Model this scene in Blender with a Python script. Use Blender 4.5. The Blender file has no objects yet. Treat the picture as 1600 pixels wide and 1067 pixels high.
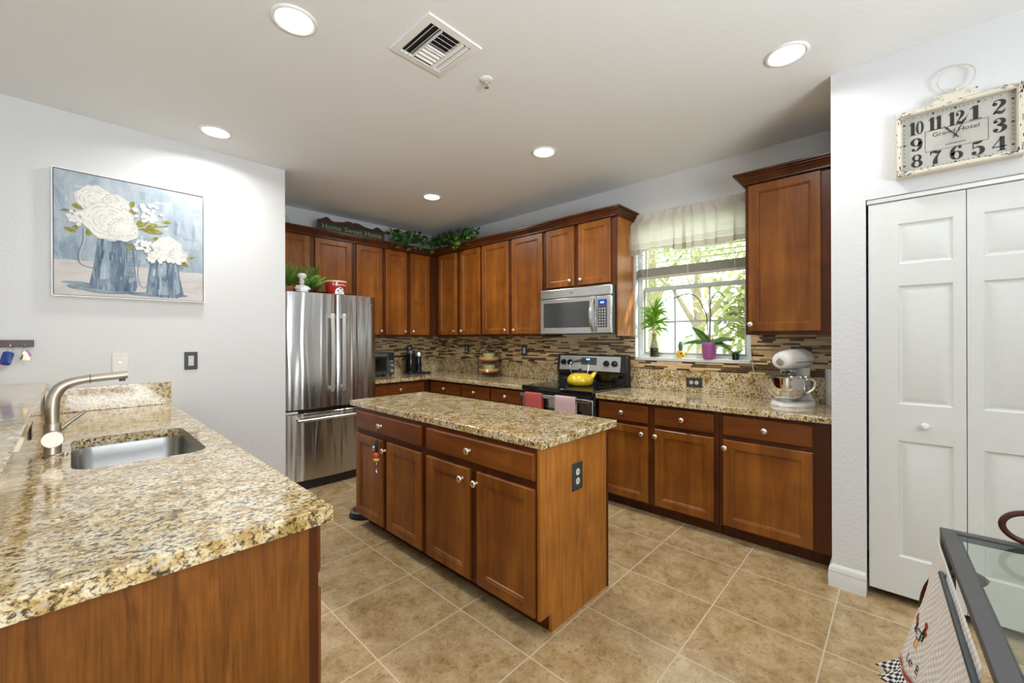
import bpy, math, random
from mathutils import Matrix, Vector
SC = bpy.context.scene
COL = SC.collection
PI = math.pi
random.seed(7)

# ------------------------------------------------------------------ camera
YAW, ROLL = 0.81589, -0.003
Rv = Vector((math.cos(YAW), -math.sin(YAW), 0)); Fv = Vector((math.sin(YAW), math.cos(YAW), 0)); Uv = Vector((0, 0, 1))
cr, sr = math.cos(ROLL), math.sin(ROLL)
cx_ = Rv*cr + Uv*sr; cy_ = Uv*cr - Rv*sr
cam = bpy.data.cameras.new('camera'); camo = bpy.data.objects.new('camera', cam); COL.objects.link(camo)
camo.matrix_world = Matrix(((cx_.x, cy_.x, -Fv.x, 0), (cx_.y, cy_.y, -Fv.y, 0), (cx_.z, cy_.z, -Fv.z, 1.3827), (0, 0, 0, 1)))
cam.sensor_width = 36; cam.lens = 648.96/1600*36; cam.shift_y = -(533.5-527.889)/1600; cam.clip_start = 0.02
SC.camera = camo

# ------------------------------------------------------------------ light and exposure
SC.view_settings.view_transform = 'Standard'; SC.view_settings.look = 'None'
SC.view_settings.gamma = 1; SC.view_settings.use_curve_mapping = False
SC.view_settings.exposure = -0.12
SC.cycles.max_bounces = 10; SC.cycles.diffuse_bounces = 5; SC.cycles.glossy_bounces = 5; SC.cycles.transparent_max_bounces = 24
SC.cycles.caustics_reflective = False; SC.cycles.caustics_refractive = False
SC.cycles.use_denoising = True
SC.cycles.sample_clamp_indirect = 6
W = bpy.data.worlds.new('sky'); SC.world = W; W.use_nodes = True
W.node_tree.nodes['Background'].inputs[0].default_value = (0.93, 0.97, 1.0, 1)
W.node_tree.nodes['Background'].inputs[1].default_value = 3.8
LAMP_W = 14.0     # one recessed ceiling lamp
DAY_W = 12.0          # added daylight fill at an unseen patio opening behind the camera
UP_W = 185.0           # unseen fill added behind the camera, aimed up at the ceiling
def lamp(name, kind, energy, loc, direction, color=(1, 1, 1), **kw):
    l = bpy.data.lights.new(name, kind); l.energy = energy; l.color = color
    for k, v in kw.items(): setattr(l, k, v)
    o = bpy.data.objects.new(name, l); COL.objects.link(o); o.location = loc
    o.rotation_euler = Vector(direction).to_track_quat('-Z', 'Y').to_euler()
    return o
lamp('sun', 'SUN', 6.0, (8, -4, 6), (-0.27, 0.80, -0.42), (1, 0.93, 0.8), angle=0.03)
lamp('added_day_fill', 'AREA', DAY_W, (-3.9, -0.7, 1.25), (1, 0.0, 1.2), (0.93, 0.97, 1.0), shape='RECTANGLE', size=3.4, size_y=2.2)
lamp('added_uplight', 'AREA', UP_W, (0.2, -2.5, 1.3), (-0.12, 0.75, 1), (0.88, 0.94, 1.0), shape='RECTANGLE', size=2.0, size_y=1.2, spread=math.radians(140))

# ------------------------------------------------------------------ node materials
MATS = {}
def newmat(name):
    m = bpy.data.materials.new(name); m.use_nodes = True
    nt = m.node_tree; b = nt.nodes['Principled BSDF']
    MATS[name] = m
    return m, nt, b
def N(nt, typ, **kw):
    n = nt.nodes.new(typ)
    for k, v in kw.items():
        if k.startswith('i_'): n.inputs[int(k[2:])].default_value = v
        else: setattr(n, k, v)
    return n
def ramp(nt, stops, interp='LINEAR'):
    r = nt.nodes.new('ShaderNodeValToRGB'); e = r.color_ramp; e.interpolation = interp
    while len(e.elements) < len(stops): e.elements.new(0.5)
    for el, (p, c) in zip(e.elements, stops):
        el.position = p; el.color = (c[0], c[1], c[2], 1)
    return r
def coords(nt, scale=(1, 1, 1), rot=(0, 0, 0)):
    t = nt.nodes.new('ShaderNodeTexCoord'); mp = nt.nodes.new('ShaderNodeMapping')
    mp.inputs['Scale'].default_value = scale; mp.inputs['Rotation'].default_value = rot
    nt.links.new(t.outputs['Object'], mp.inputs['Vector'])
    return mp.outputs['Vector']
def noise(nt, vec, scale, detail=4, rough=0.55, dist=0.0):
    n = nt.nodes.new('ShaderNodeTexNoise')
    n.inputs['Scale'].default_value = scale; n.inputs['Detail'].default_value = detail
    n.inputs['Roughness'].default_value = rough; n.inputs['Distortion'].default_value = dist
    nt.links.new(vec, n.inputs['Vector'])
    return n.outputs['Fac']
def mixc(nt, fac, a, b, mode='MIX'):
    m = nt.nodes.new('ShaderNodeMix'); m.data_type = 'RGBA'; m.blend_type = mode
    for s, v in ((0, fac), (6, a), (7, b)):
        if isinstance(v, (int, float)): m.inputs[s].default_value = v
        elif isinstance(v, (tuple, list)): m.inputs[s].default_value = (v[0], v[1], v[2], 1)
        else: nt.links.new(v, m.inputs[s])
    return m.outputs[2]
def bump(nt, b, h, strength, dist=0.01):
    bp = nt.nodes.new('ShaderNodeBump'); bp.inputs['Strength'].default_value = strength; bp.inputs['Distance'].default_value = dist
    nt.links.new(h, bp.inputs['Height']); nt.links.new(bp.outputs['Normal'], b.inputs['Normal'])
def plain(name, col, rough=0.5, metal=0.0, var=0.04, scale=30, coat=0.0, bmp=0.0, spec=0.5, emit=None, es=0):
    m, nt, b = newmat(name)
    v = coords(nt); f = noise(nt, v, scale, 3)
    lo = tuple(c*(1-var) for c in col); hi = tuple(min(1, c*(1+var)) for c in col)
    r = ramp(nt, [(0.3, lo), (0.7, hi)]); nt.links.new(f, r.inputs[0]); nt.links.new(r.outputs[0], b.inputs['Base Color'])
    b.inputs['Roughness'].default_value = rough; b.inputs['Metallic'].default_value = metal
    b.inputs['Coat Weight'].default_value = coat; b.inputs['Specular IOR Level'].default_value = spec
    if emit: b.inputs['Emission Color'].default_value = (*emit, 1); b.inputs['Emission Strength'].default_value = es
    if bmp: bump(nt, b, f, bmp)
    return m
def wood(name, cols, scale, rough=0.36, coat=0.12, fig=1.0, dist=0.7):
    m, nt, b = newmat(name)
    v = coords(nt, scale); f = noise(nt, v, 1.0, 6, 0.6, dist)
    v2 = coords(nt, tuple(s*9 if s > 3 else s*1.5 for s in scale)); f2 = noise(nt, v2, 1.0, 3, 0.6, 0.2)
    v3 = coords(nt, (1, 1, 1)); f3 = noise(nt, v3, 5.5, 3, 0.5, 0.6)
    r = ramp(nt, [(0.25, cols[0]), (0.5, cols[1]), (0.78, cols[2])]); nt.links.new(f, r.inputs[0])
    r2 = ramp(nt, [(0.3, (0.78, 0.76, 0.74)), (0.65, (1.12, 1.12, 1.12))]); nt.links.new(f2, r2.inputs[0])
    r3 = ramp(nt, [(0.3, (0.80, 0.78, 0.76)), (0.7, (1.15, 1.15, 1.15))]); nt.links.new(f3, r3.inputs[0])
    c = mixc(nt, 0.55*fig, r.outputs[0], r2.outputs[0], 'MULTIPLY'); c = mixc(nt, 0.85, c, r3.outputs[0], 'MULTIPLY')
    nt.links.new(c, b.inputs['Base Color'])
    b.inputs['Roughness'].default_value = rough; b.inputs['Coat Weight'].default_value = coat; b.inputs['Coat Roughness'].default_value = 0.2; b.inputs['Specular IOR Level'].default_value = 0.3
    return m
def granite(name):
    m, nt, b = newmat(name)
    v = coords(nt, (1.0, 1.12, 1.1), (0, 0, 0.5)); v0 = coords(nt)
    f1 = noise(nt, v, 14, 6, 0.66, 0.8)
    r1 = ramp(nt, [(0.30, (0.30, 0.18, 0.05)), (0.42, (0.56, 0.39, 0.15)), (0.51, (0.74, 0.60, 0.35)), (0.64, (0.84, 0.77, 0.58))]); nt.links.new(f1, r1.inputs[0])
    f3 = noise(nt, v, 30, 4, 0.62, 0.4)
    r3 = ramp(nt, [(0.585, (0, 0, 0)), (0.65, (0.7, 0.7, 0.7))]); nt.links.new(f3, r3.inputs[0])
    f2 = noise(nt, v, 66, 4, 0.66, 0.4)
    r2 = ramp(nt, [(0.375, (0.03, 0.025, 0.02)), (0.43, (0.26, 0.21, 0.15)), (0.485, (1, 1, 1))]); nt.links.new(f2, r2.inputs[0])
    f4 = noise(nt, v0, 130, 3, 0.6)
    r4 = ramp(nt, [(0.37, (0.22, 0.18, 0.13)), (0.47, (1, 1, 1))]); nt.links.new(f4, r4.inputs[0])
    c = mixc(nt, r3.outputs[0], r1.outputs[0], (0.46, 0.46, 0.45))
    c = mixc(nt, 0.92, c, r2.outputs[0], 'MULTIPLY'); c = mixc(nt, 0.7, c, r4.outputs[0], 'MULTIPLY')
    nt.links.new(c, b.inputs['Base Color'])
    b.inputs['Roughness'].default_value = 0.14; b.inputs['Specular IOR Level'].default_value = 0.8; b.inputs['Coat Weight'].default_value = 0.6; b.inputs['Coat Roughness'].default_value = 0.06
    return m
def mathn(nt, op, a, b=None, c=None):
    n = nt.nodes.new('ShaderNodeMath'); n.operation = op
    for i, x in enumerate((a, b, c)):
        if x is None: continue
        if isinstance(x, (int, float)): n.inputs[i].default_value = x
        else: nt.links.new(x, n.inputs[i])
    return n.outputs[0]
def mosaic(name, axis):
    # linear glass and stone strips: rows 15 mm high, cells of changing length, thin pale joints
    m, nt, b = newmat(name)
    t = nt.nodes.new('ShaderNodeTexCoord'); s = nt.nodes.new('ShaderNodeSeparateXYZ'); nt.links.new(t.outputs['Object'], s.inputs[0])
    u = s.outputs[axis]; z = s.outputs[2]
    row = mathn(nt, 'FLOOR', mathn(nt, 'DIVIDE', z, 0.0152)); fz = mathn(nt, 'FRACT', mathn(nt, 'DIVIDE', z, 0.0152))
    wn = N(nt, 'ShaderNodeTexWhiteNoise', noise_dimensions='1D'); nt.links.new(row, wn.inputs['W'])
    off = mathn(nt, 'MULTIPLY', wn.outputs['Value'], 3.7)
    ln = mathn(nt, 'ADD', mathn(nt, 'MULTIPLY', wn.outputs['Value'], 0.06), 0.075)
    uu = mathn(nt, 'DIVIDE', mathn(nt, 'ADD', u, mathn(nt, 'ADD', off, 9.0)), ln)
    cell = mathn(nt, 'FLOOR', uu); fu = mathn(nt, 'FRACT', uu)
    cv = nt.nodes.new('ShaderNodeCombineXYZ'); nt.links.new(cell, cv.inputs[0]); nt.links.new(row, cv.inputs[1])
    w2 = N(nt, 'ShaderNodeTexWhiteNoise', noise_dimensions='2D'); nt.links.new(cv.outputs[0], w2.inputs['Vector'])
    r = ramp(nt, [(0, (0.72, 0.53, 0.30)), (0.2, (0.61, 0.43, 0.215)), (0.38, (0.76, 0.60, 0.37)), (0.5, (0.33, 0.22, 0.10)), (0.62, (0.16, 0.105, 0.045)), (0.74, (0.085, 0.045, 0.018)), (0.88, (0.045, 0.018, 0.007))], 'CONSTANT')
    nt.links.new(w2.outputs['Value'], r.inputs[0])
    j1 = mathn(nt, 'LESS_THAN', fz, 0.10); j2 = mathn(nt, 'LESS_THAN', mathn(nt, 'MULTIPLY', fu, ln), 0.0016)
    j = mathn(nt, 'MAXIMUM', j1, j2)
    c = mixc(nt, j, r.outputs[0], (0.50, 0.38, 0.22)); nt.links.new(c, b.inputs['Base Color'])
    ro = mathn(nt, 'MULTIPLY_ADD', j, 0.5, 0.22); nt.links.new(ro, b.inputs['Roughness'])
    inv = mathn(nt, 'SUBTRACT', 1.0, j); bump(nt, b, inv, 0.5, 0.002)
    return m
def steel(name, wave=0.0, rough=0.24, col=(0.60, 0.595, 0.58), grain='z'):
    m, nt, b = newmat(name)
    b.inputs['Base Color'].default_value = (*col, 1); b.inputs['Metallic'].default_value = 1
    sc = (260, 260, 3) if grain == 'z' else ((2, 2, 700) if grain == 'x' else (60, 60, 60))
    f = noise(nt, coords(nt, sc), 1.0, 2)
    rr = ramp(nt, [(0.3, (rough*0.92,)*3), (0.7, (rough*1.1,)*3)]); nt.links.new(f, rr.inputs[0]); nt.links.new(rr.outputs[0], b.inputs['Roughness'])
    if wave:
        f2 = noise(nt, coords(nt, (11, 11, 0.8)), 1.0, 1, 0.5, 0.6)
        bump(nt, b, f2, wave, 0.02)
    return m
def glassy(name, tint=(1, 1, 1), ior=1.45, extra=0.0, rough=0.0):
    # clear pane: see-through body with real Fresnel reflections
    m, nt, b = newmat(name); nt.nodes.remove(b); out = nt.nodes['Material Output']
    tr = nt.nodes.new('ShaderNodeBsdfTransparent'); tr.inputs[0].default_value = (*tint, 1)
    gl = nt.nodes.new('ShaderNodeBsdfGlossy'); gl.inputs['Roughness'].default_value = rough
    fr = nt.nodes.new('ShaderNodeFresnel'); fr.inputs[0].default_value = ior
    ge = nt.nodes.new('ShaderNodeNewGeometry'); f = mathn(nt, 'MULTIPLY', mathn(nt, 'ADD', fr.outputs[0], extra), mathn(nt, 'SUBTRACT', 1.0, ge.outputs['Backfacing']))
    mx = nt.nodes.new('ShaderNodeMixShader'); nt.links.new(f, mx.inputs[0]); nt.links.new(tr.outputs[0], mx.inputs[1]); nt.links.new(gl.outputs[0], mx.inputs[2])
    nt.links.new(mx.outputs[0], out.inputs[0])
    return m
def leafy(name, c1, c2, trans=0.25, rough=0.45):
    m, nt, b = newmat(name); out = nt.nodes['Material Output']
    f = noise(nt, coords(nt), 28, 3); r = ramp(nt, [(0.3, c1), (0.7, c2)]); nt.links.new(f, r.inputs[0]); nt.links.new(r.outputs[0], b.inputs['Base Color'])
    b.inputs['Roughness'].default_value = rough
    tl = nt.nodes.new('ShaderNodeBsdfTranslucent'); nt.links.new(r.outputs[0], tl.inputs[0])
    mx = nt.nodes.new('ShaderNodeMixShader'); mx.inputs[0].default_value = trans
    nt.links.new(b.outputs[0], mx.inputs[1]); nt.links.new(tl.outputs[0], mx.inputs[2]); nt.links.new(mx.outputs[0], out.inputs[0])
    return m
def wallpaint(name, col, sc=55, st=0.14):
    m, nt, b = newmat(name)
    f = noise(nt, coords(nt), sc, 5, 0.6); f2 = noise(nt, coords(nt), 2.2, 2)
    r = ramp(nt, [(0.3, tuple(c*0.985 for c in col)), (0.7, col)]); nt.links.new(f2, r.inputs[0]); nt.links.new(r.outputs[0], b.inputs['Base Color'])
    b.inputs['Roughness'].default_value = 0.75; b.inputs['Specular IOR Level'].default_value = 0.25
    bump(nt, b, f, st, 0.01)
    return m
def floortile(name):
    m, nt, b = newmat(name)
    t = nt.nodes.new('ShaderNodeTexCoord'); s = nt.nodes.new('ShaderNodeSeparateXYZ'); nt.links.new(t.outputs['Object'], s.inputs[0])
    px, py, ox, oy = 0.4575, 0.4635, 0.902+20*0.4575, 0.7185-0.4635*3+20*0.4635
    ux = mathn(nt, 'DIVIDE', mathn(nt, 'ADD', s.outputs[0], ox - 2*0.902), px); uy = mathn(nt, 'DIVIDE', mathn(nt, 'ADD', s.outputs[1], 20*0.4635-0.7185), py)
    fx, fy = mathn(nt, 'FRACT', ux), mathn(nt, 'FRACT', uy)
    g = 0.0062
    dx = mathn(nt, 'ABSOLUTE', mathn(nt, 'SUBTRACT', fx, 0.5)); dy = mathn(nt, 'ABSOLUTE', mathn(nt, 'SUBTRACT', fy, 0.5))
    j = mathn(nt, 'GREATER_THAN', mathn(nt, 'MAXIMUM', dx, dy), 0.5-g)
    cv = nt.nodes.new('ShaderNodeCombineXYZ'); nt.links.new(mathn(nt, 'FLOOR', ux), cv.inputs[0]); nt.links.new(mathn(nt, 'FLOOR', uy), cv.inputs[1])
    w = N(nt, 'ShaderNodeTexWhiteNoise', noise_dimensions='2D'); nt.links.new(cv.outputs[0], w.inputs['Vector'])
    va = nt.nodes.new('ShaderNodeVectorMath'); va.operation = 'MULTIPLY_ADD'; nt.links.new(w.outputs['Color'], va.inputs[0]); va.inputs[1].default_value = (7, 7, 7); nt.links.new(t.outputs['Object'], va.inputs[2])
    f = noise(nt, va.outputs[0], 9, 9, 0.75, 0.3)
    r = ramp(nt, [(0.28, (0.22, 0.135, 0.052)), (0.44, (0.395, 0.27, 0.128)), (0.57, (0.50, 0.365, 0.20)), (0.75, (0.59, 0.455, 0.285))]); nt.links.new(f, r.inputs[0])
    f2 = noise(nt, va.outputs[0], 55, 6, 0.75, 0.6); r2 = ramp(nt, [(0.36, (0.45, 0.40, 0.34)), (0.47, (1, 1, 1))]); nt.links.new(f2, r2.inputs[0])
    c = mixc(nt, 0.7, r.outputs[0], r2.outputs[0], 'MULTIPLY'); c = mixc(nt, j, c, (0.56, 0.47, 0.34)); nt.links.new(c, b.inputs['Base Color'])
    rg = mathn(nt, 'MULTIPLY_ADD', j, 0.4, 0.20); nt.links.new(rg, b.inputs['Roughness'])
    h = mathn(nt, 'MULTIPLY_ADD', j, -1.0, f); bump(nt, b, h, 0.08, 0.004)
    return m

granite('granite'); floortile('floor_tile'); mosaic('mosaic_x', 0); mosaic('mosaic_y', 1)
wood('cherry', [(0.105, 0.027, 0.0035), (0.210, 0.066, 0.0085), (0.310, 0.112, 0.016)], (7, 7, 0.9))
wood('cherry_across', [(0.095, 0.023, 0.004), (0.175, 0.050, 0.008), (0.250, 0.082, 0.014)], (0.9, 7, 7))
wood('cherry_frame', [(0.045, 0.010, 0.0024), (0.078, 0.020, 0.0042), (0.118, 0.033, 0.007)], (7, 7, 0.9), coat=0.0)
wood('cherry_panel_lit', [(0.24, 0.078, 0.009), (0.41, 0.152, 0.021), (0.54, 0.218, 0.038)], (20, 20, 1.5), rough=0.4, coat=0.05, fig=1.5, dist=1.8)  # end-panel wood lightened, stronger light painted into its tone
wood('cherry_panel_shaded', [(0.100, 0.030, 0.004), (0.205, 0.071, 0.010), (0.285, 0.104, 0.017)], (26, 26, 1.7), rough=0.4, coat=0.05, fig=1.7, dist=2.6)  # end-panel wood with its own grain, shade painted into the darker tone
wood('dark_wood', [(0.03, 0.008, 0.004), (0.06, 0.016, 0.006), (0.09, 0.025, 0.01)], (6, 6, 1))
wallpaint('wall_paint', (0.695, 0.705, 0.718), 55, 0.22); wallpaint('ceiling_paint', (0.835, 0.85, 0.86), 40, 0.14)
plain('white_paint', (0.70, 0.715, 0.70), 0.42, var=0.015); plain('white_plastic', (0.80, 0.80, 0.78), 0.35, var=0.02); plain('vinyl', (0.72, 0.77, 0.77), 0.35, var=0.02); plain('sash_vinyl_shaded', (0.44, 0.47, 0.45), 0.4, var=0.02); plain('blind_shaded', (0.52, 0.48, 0.42), 0.5, var=0.05)  # sash vinyl greyed: backlit shade painted into its colour
plain('ivory', (0.74, 0.72, 0.66), 0.4); plain('black_plastic', (0.018, 0.018, 0.02), 0.35); plain('bronze_plate', (0.035, 0.038, 0.036), 0.4)
plain('black_gloss', (0.008, 0.008, 0.009), 0.07, spec=0.6); plain('oven_glass', (0.035, 0.038, 0.037), 0.12, spec=0.9); plain('black_iron', (0.02, 0.015, 0.012), 0.45); plain('grey_socket', (0.62, 0.62, 0.60), 0.4)
plain('gunmetal', (0.10, 0.125, 0.14), 0.35, 0.7); plain('dark_grey', (0.065, 0.065, 0.066), 0.45); plain('shadow_gap', (0.01, 0.009, 0.008), 0.8)
steel('fridge_steel', 0.7, 0.24, (0.50, 0.495, 0.48)); steel('steel', 0.0, 0.25); steel('handle_steel', 0.0, 0.38, (0.72, 0.71, 0.69), 'n'); steel('steel_across', 0.0, 0.27, (0.62, 0.62, 0.61), 'x'); steel('nickel', 0, 0.42, (0.50, 0.44, 0.36), 'n'); steel('sink_steel', 0.0, 0.30, (0.40, 0.40, 0.39)); steel('chrome', 0, 0.06, (0.75, 0.75, 0.74), 'n'); steel('satin_knob', 0, 0.32, (0.80, 0.72, 0.62), 'n')
plain('yellow_enamel', (0.78, 0.54, 0.02), 0.12, coat=0.6, var=0.02); plain('white_enamel', (0.86, 0.86, 0.85), 0.15, coat=0.5, var=0.01)
plain('red_enamel', (0.42, 0.02, 0.018), 0.2, coat=0.5); plain('terracotta', (0.36, 0.10, 0.05), 0.55); plain('rust_glaze', (0.33, 0.085, 0.04), 0.25, coat=0.4); plain('yellow_glaze', (0.85, 0.55, 0.12), 0.25, coat=0.4); plain('cream_glaze', (0.75, 0.62, 0.36), 0.25, coat=0.4); plain('celadon', (0.47, 0.56, 0.34), 0.25, coat=0.4)
plain('purple_pot', (0.36, 0.10, 0.30), 0.25, coat=0.4, bmp=0.0); plain('cream_paint', (0.66, 0.62, 0.51), 0.5); plain('dial', (0.45, 0.44, 0.40), 0.55, var=0.10, scale=9); plain('ink', (0.018, 0.014, 0.014), 0.5); plain('ink_thin', (0.05, 0.045, 0.045), 0.5)
plain('sign_green', (0.018, 0.030, 0.016), 0.6, var=0.2); plain('sign_letter', (0.24, 0.25, 0.16), 0.6); plain('sign_trim', (0.045, 0.013, 0.009), 0.5)
plain('cord_white', (0.70, 0.66, 0.56), 0.5); plain('blue_plastic', (0.004, 0.035, 0.25), 0.3); plain('brass', (0.55, 0.38, 0.10), 0.3, 0.8); plain('pink_plastic', (0.6, 0.2, 0.35), 0.4)
plain('bead_red', (0.65, 0.07, 0.015), 0.2, coat=0.5); plain('bead_yellow', (0.85, 0.42, 0.05), 0.2, coat=0.5)
plain('bark', (0.40, 0.33, 0.25), 0.9, var=0.3, bmp=0.5); plain('lawn', (0.24, 0.34, 0.10), 0.95, var=0.25, scale=3); plain('stone_post', (0.55, 0.55, 0.55), 0.8); plain('soil', (0.05, 0.03, 0.02), 0.9)
plain('stem_brown', (0.13, 0.075, 0.035), 0.6); plain('stem_green', (0.12, 0.19, 0.04), 0.5); plain('roots', (0.55, 0.48, 0.36), 0.6)
leafy('leaf_dark', (0.012, 0.050, 0.010), (0.035, 0.115, 0.02)); leafy('leaf_bright', (0.10, 0.27, 0.015), (0.24, 0.44, 0.04), 0.4); leafy('leaf_fern', (0.06, 0.20, 0.015), (0.17, 0.36, 0.04), 0.35)
leafy('leaf_orchid', (0.06, 0.17, 0.02), (0.10, 0.24, 0.035), 0.3, 0.3); leafy('leaf_garden', (0.26, 0.33, 0.13), (0.46, 0.50, 0.24), 0.45); leafy('leaf_sun', (0.48, 0.50, 0.20), (0.66, 0.62, 0.34), 0.45); leafy('cactus', (0.05, 0.13, 0.05), (0.10, 0.2, 0.08), 0.1)
glassy('pane', (0.98, 1, 0.99), 1.35); glassy('table_glass', (0.86, 0.93, 0.90), 1.45, 0.03); glassy('jar_glass', (0.80, 0.84, 0.76), 1.4, 0.03)
glassy('smoke_glass', (0.10, 0.11, 0.11), 1.5, 0.05)
def lensmat():
    m, nt, b = newmat('lamp_lens'); b.inputs['Base Color'].default_value = (0.9, 0.9, 0.88, 1)
    b.inputs['Emission Color'].default_value = (1, 0.97, 0.92, 1); b.inputs['Emission Strength'].default_value = 9
lensmat()
plain('display_blue', (0.01, 0.02, 0.12), 0.2, emit=(0.02, 0.06, 0.5), es=0.7); plain('digit_blue', (0.2, 0.4, 1), 0.3, emit=(0.25, 0.5, 1), es=2.5)
def fabric(name, ca, cb, cell, trans=0.15, axes=(0, 2)):
    # woven towel: small checks
    m, nt, b = newmat(name)
    t = nt.nodes.new('ShaderNodeTexCoord'); s = nt.nodes.new('ShaderNodeSeparateXYZ'); nt.links.new(t.outputs['Object'], s.inputs[0])
    p = [mathn(nt, 'SINE', mathn(nt, 'MULTIPLY', s.outputs[a], 2*PI/cell)) for a in axes]
    k = mathn(nt, 'MULTIPLY_ADD', mathn(nt, 'MULTIPLY', p[0], p[1]), 0.5, 0.5)
    c = mixc(nt, k, ca, cb); nt.links.new(c, b.inputs['Base Color']); b.inputs['Roughness'].default_value = 0.9; b.inputs['Specular IOR Level'].default_value = 0.1
    bump(nt, b, k, 0.6, 0.004)
    return m
fabric('towel_red', (0.40, 0.055, 0.05), (0.62, 0.16, 0.14), 0.020, axes=(1, 2)); fabric('towel_pink', (0.48, 0.24, 0.24), (0.78, 0.64, 0.63), 0.020, axes=(1, 2)); fabric('towel_waffle', (0.62, 0.60, 0.57), (0.90, 0.89, 0.87), 0.023)
def gingham():
    m, nt, b = newmat('gingham')
    ck = nt.nodes.new('ShaderNodeTexChecker'); ck.inputs['Scale'].default_value = 1; ck.inputs[1].default_value = (0.02, 0.02, 0.02, 1); ck.inputs[2].default_value = (0.8, 0.8, 0.8, 1)
    nt.links.new(coords(nt, (110, 1, 110)), ck.inputs[0]); nt.links.new(ck.outputs[0], b.inputs['Base Color']); b.inputs['Roughness'].default_value = 0.9
gingham()
def sheer():
    m, nt, b = newmat('sheer'); out = nt.nodes['Material Output']; nt.nodes.remove(b)
    t = nt.nodes.new('ShaderNodeTexCoord'); s = nt.nodes.new('ShaderNodeSeparateXYZ'); nt.links.new(t.outputs['Object'], s.inputs[0])
    z = s.outputs[2]
    st = None
    for zc, w in ((0.030, 0.026), (0.072, 0.0028), (0.086, 0.0028), (0.100, 0.0028)):
        k = mathn(nt, 'LESS_THAN', mathn(nt, 'ABSOLUTE', mathn(nt, 'SUBTRACT', z, zc)), w)
        st = k if st is None else mathn(nt, 'MAXIMUM', st, k)
    f = noise(nt, coords(nt, (300, 300, 300)), 1.0, 2)
    col = mixc(nt, st, (0.93, 0.90, 0.84), (0.60, 0.54, 0.46)); col = mixc(nt, mathn(nt, 'MULTIPLY', f, 0.15), col, (0.6, 0.56, 0.48))
    d = nt.nodes.new('ShaderNodeBsdfDiffuse'); tl = nt.nodes.new('ShaderNodeBsdfTranslucent'); tr = nt.nodes.new('ShaderNodeBsdfTransparent')
    nt.links.new(col, d.inputs[0]); nt.links.new(col, tl.inputs[0])
    m1 = nt.nodes.new('ShaderNodeMixShader'); m1.inputs[0].default_value = 0.62; nt.links.new(d.outputs[0], m1.inputs[1]); nt.links.new(tl.outputs[0], m1.inputs[2])
    m2 = nt.nodes.new('ShaderNodeMixShader'); nt.links.new(mathn(nt, 'MULTIPLY_ADD', st, -0.03, 0.05), m2.inputs[0]); nt.links.new(m1.outputs[0], m2.inputs[1]); nt.links.new(tr.outputs[0], m2.inputs[2])
    nt.links.new(m2.outputs[0], out.inputs[0])
sheer()
def paintmat(name, cols, scale=(6, 6, 2.2), rough=0.6):
    m, nt, b = newmat(name)
    f = noise(nt, coords(nt, scale), 2.0, 6, 0.65, 0.5)
    r = ramp(nt, [(0.3, cols[0]), (0.5, cols[1]), (0.68, cols[2])]); nt.links.new(f, r.inputs[0]); nt.links.new(r.outputs[0], b.inputs['Base Color']); b.inputs['Roughness'].default_value = 0.8; b.inputs['Specular IOR Level'].default_value = 0.15
    bump(nt, b, f, 0.3, 0.004)
paintmat('art_sky', [(0.26, 0.33, 0.41), (0.40, 0.47, 0.54), (0.52, 0.56, 0.60)]); paintmat('art_sky_pale', [(0.40, 0.47, 0.54), (0.50, 0.55, 0.61), (0.58, 0.61, 0.65)]); paintmat('art_wash', [(0.19, 0.25, 0.32), (0.33, 0.41, 0.48), (0.47, 0.52, 0.57)]); paintmat('art_table', [(0.45, 0.45, 0.46), (0.58, 0.55, 0.54), (0.62, 0.60, 0.59)], (2, 2, 6))
paintmat('art_jug', [(0.06, 0.085, 0.125), (0.15, 0.205, 0.275), (0.38, 0.46, 0.53)], (16, 16, 2)); paintmat('art_jug_pale', [(0.14, 0.20, 0.27), (0.30, 0.39, 0.46), (0.60, 0.66, 0.70)], (16, 16, 2)); paintmat('art_shade', [(0.10, 0.14, 0.19), (0.22, 0.28, 0.34), (0.42, 0.46, 0.50)], (3, 3, 14))
paintmat('art_petal', [(0.64, 0.65, 0.64), (0.76, 0.76, 0.73), (0.82, 0.81, 0.77)], (12, 12, 12)); paintmat('art_petal_edge', [(0.42, 0.42, 0.40), (0.52, 0.51, 0.47), (0.60, 0.59, 0.55)], (12, 12, 12)); paintmat('art_leaf', [(0.17, 0.17, 0.035), (0.27, 0.27, 0.065), (0.42, 0.40, 0.14)], (20, 20, 20)); paintmat('art_line', [(0.16, 0.19, 0.25), (0.2, 0.23, 0.3), (0.25, 0.3, 0.36)])

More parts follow.
